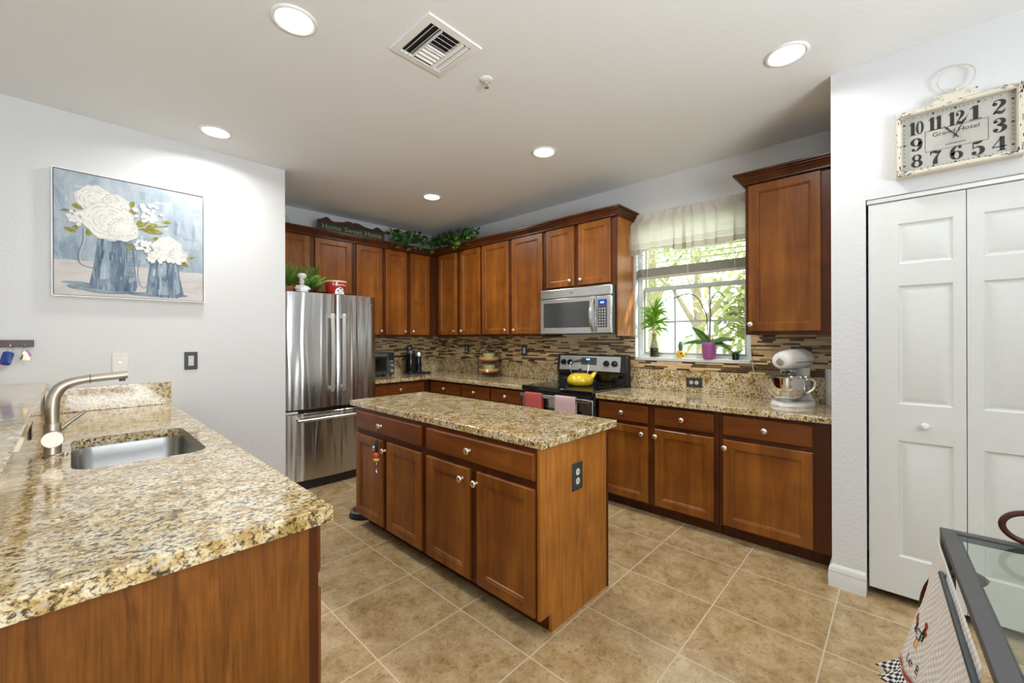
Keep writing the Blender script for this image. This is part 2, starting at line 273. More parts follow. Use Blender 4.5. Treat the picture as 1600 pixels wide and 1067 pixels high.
# ------------------------------------------------------------------ mesh building
class MB:
    def __init__(s): s.v = []; s.f = []; s.mi = []; s.mats = []; s.M = Matrix.Identity(4); s.cur = 0
    def mat(s, name):
        if name not in s.mats: s.mats.append(name)
        s.cur = s.mats.index(name); return s
    def at(s, loc=(0, 0, 0), rot=(0, 0, 0), scale=(1, 1, 1)):
        from mathutils import Euler
        s.M = Matrix.Translation(loc) @ Euler(rot).to_matrix().to_4x4() @ Matrix.Diagonal((*scale, 1)); return s
    def add(s, verts, faces):
        b = len(s.v); flip = s.M.determinant() < 0
        for p in verts: s.v.append(tuple(s.M @ Vector(p)))
        for f in faces:
            g = [b+i for i in f]; s.f.append(g[::-1] if flip else g); s.mi.append(s.cur)
        return s
    def box(s, x0, x1, y0, y1, z0, z1):
        x0, x1 = min(x0, x1), max(x0, x1); y0, y1 = min(y0, y1), max(y0, y1); z0, z1 = min(z0, z1), max(z0, z1)
        return s.add([(x0, y0, z0), (x1, y0, z0), (x1, y1, z0), (x0, y1, z0), (x0, y0, z1), (x1, y0, z1), (x1, y1, z1), (x0, y1, z1)],
                     [(0, 3, 2, 1), (4, 5, 6, 7), (0, 1, 5, 4), (1, 2, 6, 5), (2, 3, 7, 6), (3, 0, 4, 7)])
    def rings(s, rings, cap0=True, cap1=True, closed=True):
        n = len(rings[0]); v = [p for r in rings for p in r]; f = []
        for i in range(len(rings)-1):
            for j in range(n if closed else n-1):
                a, b = i*n+j, i*n+(j+1) % n
                f.append((a, b, b+n, a+n))
        if cap0: f.append(tuple(range(n))[::-1])
        if cap1: f.append(tuple((len(rings)-1)*n+i for i in range(n)))
        return s.add(v, f)
    def lathe(s, prof, n=24, c=(0, 0, 0), axis='z', cap0=True, cap1=True, sx=1, sy=1):
        R = []
        for r, h in prof:
            ring = []
            for k in range(n):
                a = 2*PI*k/n; p, q = max(r, 1e-5)*math.cos(a)*sx, max(r, 1e-5)*math.sin(a)*sy
                if axis == 'z': ring.append((c[0]+p, c[1]+q, c[2]+h))
                elif axis == 'y': ring.append((c[0]+p, c[1]+h, c[2]-q))      # along +y
                else: ring.append((c[0]+h, c[1]+p, c[2]+q))
            R.append(ring)
        return s.rings(R, cap0, cap1)
    def tube(s, pts, r, n=10, closed=False):
        P = [Vector(p) for p in pts]; m = len(P)
        rr = r if isinstance(r, (list, tuple)) else [r]*m
        R = []; up = None
        for i in range(m):
            if closed: t = (P[(i+1) % m]-P[i-1]).normalized()
            else: t = (P[min(i+1, m-1)]-P[max(i-1, 0)]).normalized()
            if up is None:
                up = Vector((0, 0, 1)) if abs(t.z) < 0.9 else Vector((1, 0, 0))
            up = (up - t*up.dot(t)).normalized(); sd = t.cross(up)
            R.append([tuple(P[i]+(up*math.sin(2*PI*k/n)+sd*math.cos(2*PI*k/n))*rr[i]) for k in range(n)])
        if closed:
            R.append(R[0]); return s.rings(R, False, False)
        return s.rings(R)
    def prism(s, poly, d0, d1, plane='xz'):
        # extrude a 2-D polygon; plane 'xz' extrudes along y, 'xy' along z, 'yz' along x
        def P(p, d): return (p[0], d, p[1]) if plane == 'xz' else ((p[0], p[1], d) if plane == 'xy' else (d, p[0], p[1]))
        area = sum(poly[i-1][0]*poly[i][1]-poly[i][0]*poly[i-1][1] for i in range(len(poly)))
        if (area < 0) != (plane == 'xz'): poly = poly[::-1]
        if d1 < d0: d0, d1 = d1, d0
        return s.rings([[P(p, d0) for p in poly], [P(p, d1) for p in poly]])
    def ribbon(s, pts, wid, y0, y1):
        # flat brush stroke in the xz plane
        m = len(pts); L = []; Rr = []
        for i in range(m):
            a = pts[max(i-1, 0)]; b = pts[min(i+1, m-1)]; dx, dz = b[0]-a[0], b[1]-a[1]; l = math.hypot(dx, dz) or 1
            w = (wid[i] if isinstance(wid, (list, tuple)) else wid)/2
            L.append((pts[i][0]-dz/l*w, pts[i][1]+dx/l*w)); Rr.append((pts[i][0]+dz/l*w, pts[i][1]-dx/l*w))
        for i in range(m-1): s.prism([L[i], L[i+1], Rr[i+1], Rr[i]], y0, y1)
        return s
    def blade(s, base, direction, length, width, droop=0.3, seg=5, fold=0.15, up=(0, 0, 1)):
        d = Vector(direction).normalized(); p = Vector(base); u = Vector(up); V = []; F = []
        for i in range(seg+1):
            t = i/seg; w = width*math.sin(PI*min(1, 0.12+0.88*t)**0.9)*0.5 if t < 1 else 0.0005
            sd = d.cross(u)
            if sd.length < 1e-3: sd = Vector((1, 0, 0))
            sd.normalize(); nn = sd.cross(d)
            V += [tuple(p-sd*w+nn*w*fold), tuple(p), tuple(p+sd*w+nn*w*fold)]
            p = p+d*length/seg; d = (d+Vector((0, 0, -droop/seg*2))).normalized()
        for i in range(seg):
            a = 3*i; F += [(a, a+1, a+4, a+3), (a+1, a+2, a+5, a+4)]
        return s.add(V, F)
    def text(s, txt, size, loc, plane='-y', ext=0.0006, align='CENTER', sx=1.0):
        c = bpy.data.curves.new('tmp', 'FONT'); c.body = txt; c.size = size; c.align_x = align; c.extrude = ext; c.resolution_u = 3
        o = bpy.data.objects.new('tmp', c); COL.objects.link(o); dg = bpy.context.evaluated_depsgraph_get(); dg.update()
        me = bpy.data.meshes.new_from_object(o.evaluated_get(dg))
        v = [tuple(q.co) for q in me.vertices]; f = [tuple(p.vertices) for p in me.polygons]
        bpy.data.objects.remove(o); bpy.data.curves.remove(c); bpy.data.meshes.remove(me)
        return s.add([(loc[0]+a*sx, loc[1]-cc, loc[2]+b) for a, b, cc in v], f)
def catmull(pts, n=6):
    out = []; P = [tuple(p) for p in pts]
    for i in range(len(P)-1):
        p0, p1, p2, p3 = P[max(i-1, 0)], P[i], P[i+1], P[min(i+2, len(P)-1)]
        for k in range(n):
            t = k/n
            out.append(tuple(0.5*(2*b+(c-a)*t+(2*a-5*b+4*c-d)*t*t+(3*b-a-3*c+d)*t**3) for a, b, c, d in zip(p0, p1, p2, p3)))
    out.append(P[-1]); return out
def obj(name, mb, mat=None, parent=None, bevel=0, seg=2, smooth=35, loc=None, rotz=0):
    if mat and not mb.mats: mb.mats = [mat]
    me = bpy.data.meshes.new(name); me.from_pydata(mb.v, [], mb.f)
    for m in mb.mats: me.materials.append(MATS[m])
    me.polygons.foreach_set('material_index', mb.mi)
    me.update()
    if smooth:
        me.polygons.foreach_set('use_smooth', [True]*len(me.polygons)); me.set_sharp_from_angle(angle=math.radians(smooth))
    o = bpy.data.objects.new(name, me); COL.objects.link(o)
    if parent: o.parent = parent
    if loc: o.location = loc
    if rotz: o.rotation_euler = (0, 0, rotz)
    if bevel:
        bv = o.modifiers.new('edge', 'BEVEL'); bv.width = bevel; bv.segments = seg; bv.limit_method = 'ANGLE'; bv.angle_limit = math.radians(40); bv.harden_normals = False
    return o
def thing(name, label, cat, loc=(0, 0, 0), rotz=0, group=None):
    o = bpy.data.objects.new(name, None); COL.objects.link(o); o.location = loc; o.rotation_euler = (0, 0, rotz); o.empty_display_size = 0.05
    o['label'] = label; o['category'] = cat
    if group: o['group'] = group
    return o
def tag(o, label, cat, group=None):
    o['label'] = label; o['category'] = cat
    if group: o['group'] = group
    return o
def struct(name, mb, mat=None, **kw):
    o = obj(name, mb, mat, **kw); o['kind'] = 'structure'; return o
def BX(*a): return MB().box(*a)

# ------------------------------------------------------------------ the room
XW, YB, YP, XD, YC, ZC = 3.665, 4.910, 3.891, 2.909, 0.290, 2.839
XPE = 1.274
struct('floor', BX(-4.2, 4.0, -3.9, 5.1, -0.12, 0.0), 'floor_tile', smooth=0)
struct('ceiling', BX(-4.2, 4.0, -3.9, 5.1, ZC, ZC+0.12), 'ceiling_paint', smooth=0)
struct('wall_left', BX(-4.2, XPE, YP, YP+0.14, 0, ZC), 'wall_paint', smooth=0)
struct('wall_left_return', BX(XPE-0.12, XPE, YP+0.14, YB, 0, ZC), 'wall_paint', smooth=0)
struct('wall_back', BX(XPE-0.12, XW+0.15, YB, YB+0.14, 0, ZC), 'wall_paint', smooth=0)
WY0, WY1, WZ0, WZ1 = 0.872, 1.842, 1.190, 2.44
w = MB()
w.box(XW, XW+0.15, WY1, YB, 0, ZC); w.box(XW, XW+0.15, YC, WY0, 0, ZC); w.box(XW, XW+0.15, WY0, WY1, 0, WZ0); w.box(XW, XW+0.15, WY0, WY1, WZ1, ZC)
struct('wall_right', w, 'wall_paint', smooth=0)
struct('wall_right_return', BX(XD+0.12, XW+0.15, YC-0.12, YC, 0, ZC), 'wall_paint', smooth=0)
DY1, DY0, DZ = 0.143, -0.60, 2.112
w = MB(); w.box(XD, XD+0.12, DY1, YC, 0, ZC); w.box(XD, XD+0.12, DY0, DY1, DZ, ZC); w.box(XD, XD+0.12, -3.9, DY0, 0, ZC)
struct('wall_pantry', w, 'wall_paint', smooth=0)
struct('wall_pantry_inside', MB().box(3.55, 3.6, -0.9, YC-0.12, 0, ZC).box(XD+0.12, 3.6, -1.0, -0.9, 0, ZC), 'wall_paint', smooth=0)
# rear of the open-plan room (behind the camera), with a patio opening in the far wall
w = MB(); w.box(-4.2, -4.06, -3.9, -1.5, 0, ZC); w.box(-4.2, -4.06, -0.3, YP, 0, ZC); w.box(-4.2, -4.06, -1.5, -0.3, 2.1, ZC)
struct('wall_far', w, 'wall_paint', smooth=0)
w = MB().box(-4.06, XD, -3.9, -3.76, 0, ZC)
struct('wall_rear', w, 'wall_paint', smooth=0)
# baseboard: swept profile round the pantry corner
def sweep(mb, path, prof):
    P = [Vector((p[0], p[1])) for p in path]; n = len(P); R = []
    for i in range(n):
        d0 = (P[i]-P[i-1]).normalized() if i else None; d1 = (P[i+1]-P[i]).normalized() if i < n-1 else None
        if d0 is None: d0 = d1
        if d1 is None: d1 = d0
        n0 = Vector((-d0.y, d0.x)); n1 = Vector((-d1.y, d1.x)); m = (n0+n1); m = m/(m.dot(n0))
        R.append([(P[i].x+m.x*o, P[i].y+m.y*o, z) for o, z in prof])
    mb.rings(R); return mb
bp = [(0, 0), (0.016, 0), (0.016, 0.075), (0.014, 0.082), (0.016, 0.088), (0.013, 0.098), (0.013, 0.104), (0.008, 0.112), (0, 0.122)][::-1]
struct('baseboard_pantry', sweep(MB(), [(XD, DY1+0.002), (XD, YC), (XD+0.135, YC)], [(o, z) for o, z in bp]), 'white_paint')
struct('baseboard_left', sweep(MB(), [(XPE, YP), (0.52, YP)][::-1], [(-o, z) for o, z in bp][::-1]), 'white_paint')
# knee wall behind the sink counter
struct('wall_half', BX(-0.27, -0.135, 1.19, YP-0.002, 0, 1.069), 'wall_paint', smooth=0)

# mosaic backsplash panels
o = tag(obj('backsplash', BX(2.172, XW-0.008, YB-0.008, YB-0.001, 1.091, 1.397), 'mosaic_x', smooth=0), 'brown and beige strip mosaic backsplash on the wall beside the fridge', 'backsplash')
w = MB(); w.box(XW-0.008, XW-0.001, 1.865, YB-0.010, 1.091, 1.397); w.box(XW-0.008, XW-0.001, 0.2925, 1.865, 1.091, WZ0-0.022); w.box(XW-0.008, XW-0.001, 1.848, 1.865, WZ0-0.022, 1.397); w.box(XW-0.008, XW-0.001, 0.2925, WY0-0.004, WZ0-0.022, 1.399)
tag(obj('backsplash', w, 'mosaic_y', smooth=0), 'brown and beige strip mosaic backsplash running behind the stove and under the window', 'backsplash')

# ------------------------------------------------------------------ window, pantry doors
R90 = -PI/2          # local frame of everything on the window wall: x -> -Y, y (depth) -> +X
win = bpy.data.objects.new('window_1', None); COL.objects.link(win); win.location = (XW, 0, 0); win['kind'] = 'structure'
xg = 0.095
m = MB(); m.box(xg-0.03, xg+0.05, WY1-0.045, WY1, WZ0+0.012, WZ1); m.box(xg-0.03, xg+0.05, WY0, WY0+0.045, WZ0+0.012, WZ1); m.box(xg-0.03, xg+0.05, WY0+0.045, WY1-0.045, WZ1-0.045, WZ1); m.box(xg-0.03, xg+0.05, WY0+0.045, WY1-0.045, WZ0+0.012, WZ0+0.035)
obj('window_frame', m, 'vinyl', win, bevel=0.003)
a0, a1 = WY0+0.0455, WY1-0.0455
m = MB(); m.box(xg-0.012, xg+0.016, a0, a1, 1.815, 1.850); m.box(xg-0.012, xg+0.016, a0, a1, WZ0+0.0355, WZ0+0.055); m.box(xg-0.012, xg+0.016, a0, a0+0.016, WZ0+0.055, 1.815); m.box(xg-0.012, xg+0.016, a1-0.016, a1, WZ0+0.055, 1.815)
obj('lower_sash', m, 'sash_vinyl_shaded', win, bevel=0.002)
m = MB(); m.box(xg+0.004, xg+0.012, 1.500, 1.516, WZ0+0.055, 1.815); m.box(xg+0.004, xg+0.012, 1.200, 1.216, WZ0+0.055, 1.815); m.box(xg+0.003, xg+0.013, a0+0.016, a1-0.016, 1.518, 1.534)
obj('muntin_grid', m, 'sash_vinyl_shaded', win)
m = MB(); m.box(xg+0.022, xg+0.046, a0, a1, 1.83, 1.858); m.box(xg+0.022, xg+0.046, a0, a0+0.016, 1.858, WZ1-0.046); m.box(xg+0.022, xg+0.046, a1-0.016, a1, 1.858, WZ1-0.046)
obj('upper_sash', m, 'sash_vinyl_shaded', win, bevel=0.002)
obj('glass_pane', BX(xg+0.0065, xg+0.0095, a0+0.016, a1-0.016, WZ0+0.055, 1.815), 'pane', win, smooth=0)
obj('glass_pane', BX(xg+0.033, xg+0.036, a0+0.016, a1-0.016, 1.858, WZ1-0.046), 'pane', win, smooth=0)
obj('window_sill', BX(-0.018, xg-0.031, WY0+0.001, WY1-0.001, WZ0-0.018, WZ0+0.010), 'white_paint', win, bevel=0.004)

def panel_leaf(name, y_hi, y_lo, panels, knob=None):
    # moulded three-panel door leaf facing -X; local x -> -Y
    wd = y_hi-y_lo; z0, z1 = 0.052, 2.083; t = 0.034
    xs = [0, panels[0][0], panels[0][1], wd]; zs = [z0]+[z for p in panels for z in (p[2], p[3])]+[z1]
    m = MB()
    for i in range(3):
        for j in range(len(zs)-1):
            if i == 1 and j % 2 == 1: continue
            m.add([(xs[i], 0, zs[j]), (xs[i+1], 0, zs[j]), (xs[i+1], 0, zs[j+1]), (xs[i], 0, zs[j+1])], [(0, 1, 2, 3)])
    m.add([(0, 0, z0), (wd, 0, z0), (wd, 0, z1), (0, 0, z1), (0, t, z0), (wd, t, z0), (wd, t, z1), (0, t, z1)], [(4, 7, 6, 5), (0, 4, 5, 1), (1, 5, 6, 2), (2, 6, 7, 3), (3, 7, 4, 0)])
    for x0, x1, a, b in panels:
        R = []
        for ins, dep in ((0, 0), (0.008, 0.009), (0.016, 0.010), (0.046, 0.002)):
            R.append([(x0+ins, dep, a+ins), (x1-ins, dep, a+ins), (x1-ins, dep, b-ins), (x0+ins, dep, b-ins)])
        m.rings(R, cap0=False)
    o = obj(name, m, 'white_paint', loc=(XD+0.018, y_hi, 0), rotz=R90, smooth=20); o['kind'] = 'structure'
    if knob:
        obj('door_knob', MB().lathe([(0.0, -0.040), (0.011, -0.039), (0.016, -0.033), (0.016, -0.026), (0.008, -0.018), (0.007, -0.001)], 20, (knob[0], 0, knob[1]), 'y'), 'white_enamel', o)
    return o
pz = [(0.250, 0.848), (1.036, 1.645), (1.757, 1.964)]
panel_leaf('door_1', 0.133, -0.221, [(0.114, 0.312, a, b) for a, b in pz], (0.213, 0.939))
panel_leaf('door_2', -0.224, -0.578, [(0.052, 0.246, a, b) for a, b in pz])
struct('trim_1', BX(XD+0.012, XD+0.058, DY0+0.003, DY1-0.003, 2.088, DZ-0.001), 'white_enamel', bevel=0.004)

# ------------------------------------------------------------------ cabinet parts (local: x across, front towards -y, z up)
def knob(parent, x, z, t=0.02):
    return obj('knob', MB().lathe([(0.0, -0.033), (0.010, -0.0325), (0.0175, -0.029), (0.0188, -0.0245), (0.016, -0.0205), (0.007, -0.017), (0.006, -0.007), (0.010, -0.0015), (0.010, -0.0003)], 18, (x, -t, z), 'y'), 'satin_knob', parent, smooth=50)
def door_front(parent, x0, x1, z0, z1, kx=None, kz=None, t=0.02, fw=0.054):
    R = []
    for ins, y in ((0, -0.0005), (0, -(t-0.004)), (0.004, -t), (fw, -t), (fw+0.003, -(t-0.003)), (fw+0.010, -(t-0.005)), (fw+0.014, -(t-0.011))):
        R.append([(x0+ins, y, z0+ins), (x1-ins, y, z0+ins), (x1-ins, y, z1-ins), (x0+ins, y, z1-ins)])
    o = obj('door', MB().rings(R), 'cherry', parent, smooth=0)
    if kx is not None: knob(o, kx, kz, t)
    return o
def drawer_front(parent, x0, x1, z0, z1, kx=None, t=0.02):
    R = []
    for ins, y in ((0, -0.0005), (0, -(t-0.005)), (0.006, -t)):
        R.append([(x0+ins, y, z0+ins), (x1-ins, y, z0+ins), (x1-ins, y, z1-ins), (x0+ins, y, z1-ins)])
    o = obj('drawer', MB().rings(R), 'cherry_across', parent, smooth=0)
    knob(o, (x0+x1)/2 if kx is None else kx, (z0+z1)/2, t)
    return o
def cabinet(name, label, loc, rotz, wd, dep, z0, z1, doors=(), drawers=(), toe=0, group=None, toe_in=0.072, bodymat='cherry_frame'):
    t = thing(name, label, 'cabinet', loc, rotz, group)
    obj('body', BX(0.0006, wd-0.0006, 0, dep, z0+toe, z1), bodymat, t, bevel=0.0015)
    if toe: obj('toe_kick', BX(0.002, wd-0.002, toe_in, dep, z0+0.001, z0+toe), 'cherry_frame', t)
    for d in doors: door_front(t, *d)
    for d in drawers: drawer_front(t, *d)
    return t
TOP = 0.873
DZ0, DZ1, WZa, WZb = 0.105, 0.687, 0.717, 0.849
KZ = 0.634
FX = 3.061           # face of the window-wall base units
def base_unit(label, y_hi, y_lo, doors, drawers, **kw):
    return cabinet('base_cabinet', label, (FX, y_hi, 0), R90, y_hi-y_lo, XW-0.022-FX, 0, TOP,
                   [(y_hi-a, y_hi-b, DZ0, DZ1, y_hi-k, KZ) for a, b, k in doors], [(y_hi-a, y_hi-b, WZa, WZb) for a, b in drawers], 0.092, 'cherry base cabinets', **kw)
base_unit('two-door cherry base cabinet immediately right of the stove', 1.880, 0.924, [(1.862, 1.433, 1.474), (1.378, 0.955, 1.364)], [(1.862, 1.433), (1.378, 0.955)])
base_unit('wide one-door cherry base cabinet below the stand mixer', 0.922, 0.293, [(0.894, 0.393, 0.879)], [(0.894, 0.393)])
base_unit('cherry base cabinet immediately left of the stove', 3.191, 2.700, [(3.173, 2.728, 3.13)], [(3.173, 2.728)])
base_unit('middle cherry base cabinet between stove and kitchen corner', 3.672, 3.193, [(3.662, 3.202, 3.24)], [(3.662, 3.202)])
base_unit('cherry base cabinet tucked in the kitchen corner', 4.290, 3.674, [(4.249, 3.684, 3.73)], [(4.249, 3.684)])
cabinet('base_cabinet', 'cherry base cabinet beside the fridge under the toaster oven', (2.190, 4.296, 0), 0, FX-2.191, YB-0.022-4.296, 0, TOP,
        [(0.11, 0.44, DZ0, DZ1, 0.40, KZ), (0.455, 0.78, DZ0, DZ1, 0.49, KZ)], [(0.11, 0.78, WZa, WZb)], 0.092, 'cherry base cabinets')

UZ0, UZ1, UD0, UD1 = 1.399, 2.489, 1.424, 2.467
UXF, UYF = 3.354, 4.585
def upper_win(label, y_hi, y_lo, doors, z0=UZ0, dz0=UD0, kz=1.468):
    return cabinet('wall_cabinet', label, (UXF, y_hi, z0), R90, y_hi-y_lo, XW-0.002-UXF, 0, UZ1-z0,
                   [(y_hi-a, y_hi-b, dz0-z0, UD1-z0, y_hi-k, kz-z0) for a, b, k in doors], group='cherry wall cabinets')
upper_win('two-door cherry wall cabinet in the corner on the window wall', 4.583, 3.643, [(4.470, 4.105, 4.14), (4.024, 3.661, 3.99)])
upper_win('tall two-door cherry wall cabinet left of the microwave', 3.641, 2.686, [(3.623, 3.193, 3.235), (3.141, 2.712, 3.10)])
t = upper_win('short two-door cherry wall cabinet above the microwave', 2.684, 1.8635, [(2.654, 2.316, 2.355), (2.265, 1.917, 2.23)], 1.862, 1.883, 1.935)
obj('side_panel', BX(2.684-1.876, 2.684-1.8635, -0.0005, XW-0.002-UXF, UZ0-1.862, 0), 'cherry_frame', t)
obj('end_skin', BX(2.684-1.8632, 2.684-1.862, 0.012, XW-0.002-UXF, UZ0-1.862, UZ1-1.862), 'cherry_panel_lit', t, smooth=0)
upper_win('one-door cherry wall cabinet right of the window', 0.830, 0.2925, [(0.806, 0.385, 0.79)], kz=1.474)
def upper_back(label, x0, x1, doors, z0=UZ0, dz0=UD0, kz=1.469):
    return cabinet('wall_cabinet', label, (x0, UYF, z0), 0, x1-x0, YB-0.002-UYF, 0, UZ1-z0, [(a-x0, b-x0, dz0-z0, UD1-z0, k-x0, kz-z0) for a, b, k in doors], group='cherry wall cabinets')
upper_back('two-door cherry wall cabinet above the fridge', 1.276, 2.222, [(1.302, 1.737, 1.70), (1.792, 2.196, 1.83)], 1.862, 1.883, 1.93)
upper_back('narrow one-door cherry wall cabinet just right of the fridge top', 2.224, 2.599, [(2.250, 2.577, 2.555)])
upper_back('two-door cherry wall cabinet above the coffee maker', 2.601, 3.352, [(2.623, 2.917, 2.885), (2.974, 3.264, 3.005)])
# crown mouldings
cp = [(0.0008, 2.4905), (0.0008, 2.474), (0.008, 2.474), (0.008, 2.486), (0.013, 2.489), (0.017, 2.500), (0.027, 2.510), (0.034, 2.522), (0.046, 2.526), (0.046, 2.533), (0.060, 2.536), (0.060, 2.550), (0.0, 2.550)][::-1]
tag(obj('crown_molding', sweep(MB(), [(XW-0.002, 1.862), (UXF-0.0205, 1.862), (UXF-0.0205, UYF-0.0205), (1.276, UYF-0.0205)], cp), 'cherry_frame', smooth=0), 'long cherry crown molding along the cabinet tops from fridge to window', 'crown molding')
tag(obj('crown_molding', sweep(MB(), [(UXF-0.0205, 0.293), (UXF-0.0205, 0.832), (XW-0.002, 0.832)], cp), 'cherry_frame', smooth=0), 'short cherry crown molding on the cabinet right of the window', 'crown molding')

# island
IY1, IY0 = 2.950, 1.202
t = thing('kitchen_island', 'freestanding cherry island cabinet in the middle of the floor', 'island cabinet', (1.460, IY1, 0), R90)
wd = IY1-IY0; idp = 2.050-1.460
obj('body', BX(0, wd-0.016, 0, idp-0.012, 0.092, TOP), 'cherry_frame', t, bevel=0.0015)
obj('toe_kick', BX(0.004, wd-0.020, 0.082, idp-0.012, 0.001, 0.092), 'cherry_frame', t)
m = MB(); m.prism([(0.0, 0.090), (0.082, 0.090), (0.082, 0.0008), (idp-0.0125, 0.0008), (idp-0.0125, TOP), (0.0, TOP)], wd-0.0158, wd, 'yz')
obj('end_panel', m, 'cherry_panel_lit', t)
obj('corner_strip', BX(wd-0.016, wd+0.004, idp-0.012, idp+0.004, 0.0008, TOP), 'cherry_frame', t, bevel=0.002)
Y = lambda y: IY1-y
for a, b, k in ((2.938, 2.566, 2.629), (2.511, 2.116, 2.525), (2.060, 1.672, 1.724), (1.614, 1.227, 1.612)): door_front(t, Y(a), Y(b), 0.102, 0.689, Y(k), 0.631)
for a, b, k in ((2.936, 2.114, 2.573), (2.060, 1.226, 1.664)): drawer_front(t, Y(a), Y(b), 0.728, 0.852, Y(k))
m = MB(); m.mat('bronze_plate').box(wd+0.0003, wd+0.006, 1.710-1.460, 1.798-1.460, 0.614, 0.752)
pl = obj('outlet_plate', m, None, t, bevel=0.003)
for zc in (0.660, 0.706):
    m = MB(); m.mat('grey_socket').lathe([(0.0, 0.0072), (0.0165, 0.0072), (0.0175, 0.0062), (0.0175, 0.004)][::-1], 20, (wd, 1.754-1.460, zc), 'x')
    m.mat('ink').box(wd+0.0066, wd+0.0076, 0.287, 0.2895, zc-0.004, zc+0.006); m.box(wd+0.0066, wd+0.0076, 0.2985, 0.301, zc-0.004, zc+0.006)
    obj('socket', m, None, pl)
# peninsula base units (front faces +X)
for lab, y0, y1 in (('cherry base cabinet at the near end of the sink counter', 1.197, 2.085), ('cherry sink base cabinet in the middle of the sink counter', 2.087, 2.985), ('cherry base cabinet at the wall end of the sink counter', 2.987, 3.868)):
    wdt = y1-y0; c = wdt/2
    tt = cabinet('base_cabinet', lab, (0.476, y0, 0), PI/2, wdt, 0.590, 0, 0.869 if 'sink base' not in lab else 0.655, [(0.03, c-0.02, DZ0, 0.665, c-0.055, 0.62), (c+0.02, wdt-0.03, DZ0, 0.665, c+0.055, 0.62)] , [(0.03, wdt-0.03, 0.710, 0.845)] if 'sink base' not in lab else [], 0.092, 'cherry base cabinets')
    if 'sink base' in lab: obj('face_rail', BX(0.001, wdt-0.001, 0, 0.02, 0.6555, 0.869), 'cherry_frame', tt)
    if 'near end' in lab: obj('end_panel', BX(-0.0040, -0.0002, 0.027, 0.586, 0.002, 0.869), 'cherry_panel_shaded', tt, smooth=0)

# ------------------------------------------------------------------ granite
def slab(mb, poly, z0, z1): return mb.prism(poly, z0, z1, 'xy')
cg = 'granite counters'
t = thing('countertop', 'speckled granite slab on top of the kitchen island', 'countertop', (1.455, 1.186, 0.874), 0, cg)
obj('slab', BX(0, 2.132-1.455, 0, 3.066-1.186, 0, 0.040), 'granite', t, bevel=0.005, seg=3)
t = thing('countertop', 'granite countertop right of the stove, under the window', 'countertop', (3.021, 0.2925, 0.874), 0, cg)
obj('slab', BX(0, XW-0.002-3.021, 0, 1.884-0.2925, 0, 0.040), 'granite', t, bevel=0.005, seg=3)
obj('upstand', BX(XW-0.022-3.021, XW-0.002-3.021, 0, 1.884-0.2925, 0.0405, 0.2165), 'granite', t, bevel=0.002)
t = thing('countertop', 'L-shaped granite countertop in the corner left of the stove', 'countertop', (3.021, 4.256, 0.874), 0, cg)
m = slab(MB(), [(2.175-3.021, 0), (0, 0), (0, 2.698-4.256), (XW-0.002-3.021, 2.698-4.256), (XW-0.002-3.021, YB-0.002-4.256), (2.175-3.021, YB-0.002-4.256)], 0, 0.040)
obj('slab', m, 'granite', t, bevel=0.005, seg=3)
m = MB(); m.box(2.175-3.021, XW-0.002-3.021, YB-0.022-4.256, YB-0.002-4.256, 0.0405, 0.2165)
obj('upstand', m, 'granite', t, bevel=0.002)
obj('upstand', BX(XW-0.022-3.021, XW-0.002-3.021, 2.698-4.256, YB-0.0225-4.256, 0.0405, 0.2165), 'granite', t, bevel=0.002)
# sink counter with a cut-out
PX, PY0 = 0.505, 1.168
t = thing('countertop', 'granite countertop with the sink, lower left foreground', 'countertop', (PX, PY0, 0.870), 0, cg)
SX0, SX1, SY0, SY1, RR = 0.000, 0.402, 2.135, 2.815, 0.075
def rrect(x0, x1, y0, y1, r, n=6):
    P = []
    for cx, cy, a in ((x1-r, y1-r, 0), (x0+r, y1-r, PI/2), (x0+r, y0+r, PI), (x1-r, y0+r, 1.5*PI)):
        for k in range(n+1): P.append((cx+r*math.cos(a+PI/2*k/n), cy+r*math.sin(a+PI/2*k/n)))
    return P
hole = [(x-PX, y-PY0) for x, y in rrect(SX0, SX1, SY0, SY1, RR)]
ox0, ox1, oy0, oy1 = -0.134-PX, 0.0, 0.0, YP-0.002-PY0
def outer_pt(p):
    cx, cy = (SX0+SX1)/2-PX, (SY0+SY1)/2-PY0; dx, dy = p[0]-cx, p[1]-cy
    s = min((ox1-cx)/dx if dx > 1e-9 else 9e9, (ox0-cx)/dx if dx < -1e-9 else 9e9, (oy1-cy)/dy if dy > 1e-9 else 9e9, (oy0-cy)/dy if dy < -1e-9 else 9e9)
    return (cx+dx*s, cy+dy*s)
# extra boundary points at the corners of the slab
cx, cy = (SX0+SX1)/2-PX, (SY0+SY1)/2-PY0
ang = sorted([(math.atan2(p[1]-cy, p[0]-cx), p, outer_pt(p)) for p in hole]); cor = [(ox1, oy1), (ox0, oy1), (ox0, oy0), (ox1, oy0)]
def hole_at(a):
    for i in range(len(ang)):
        a0, p0, _ = ang[i-1]; a1, p1, _ = ang[i]
        if i == 0: a0 -= 2*PI
        if a0 <= a <= a1: f = (a-a0)/(a1-a0); return (p0[0]+(p1[0]-p0[0])*f, p0[1]+(p1[1]-p0[1])*f)
    a0, p0, _ = ang[-1]; a1, p1, _ = ang[0]; f = (a-a0)/(a1+2*PI-a0); return (p0[0]+(p1[0]-p0[0])*f, p0[1]+(p1[1]-p0[1])*f)
for c in cor:
    a = math.atan2(c[1]-cy, c[0]-cx); ang.append((a, hole_at(a), c))
ang.sort()
m = MB(); H = [a[1] for a in ang]; O = [a[2] for a in ang]; n = len(ang); zb, zt = 0.0, 0.044
e = 0.004
def ins(p): return (max(ox0+e, min(ox1-e, p[0])), max(oy0+e, min(oy1-e, p[1])))
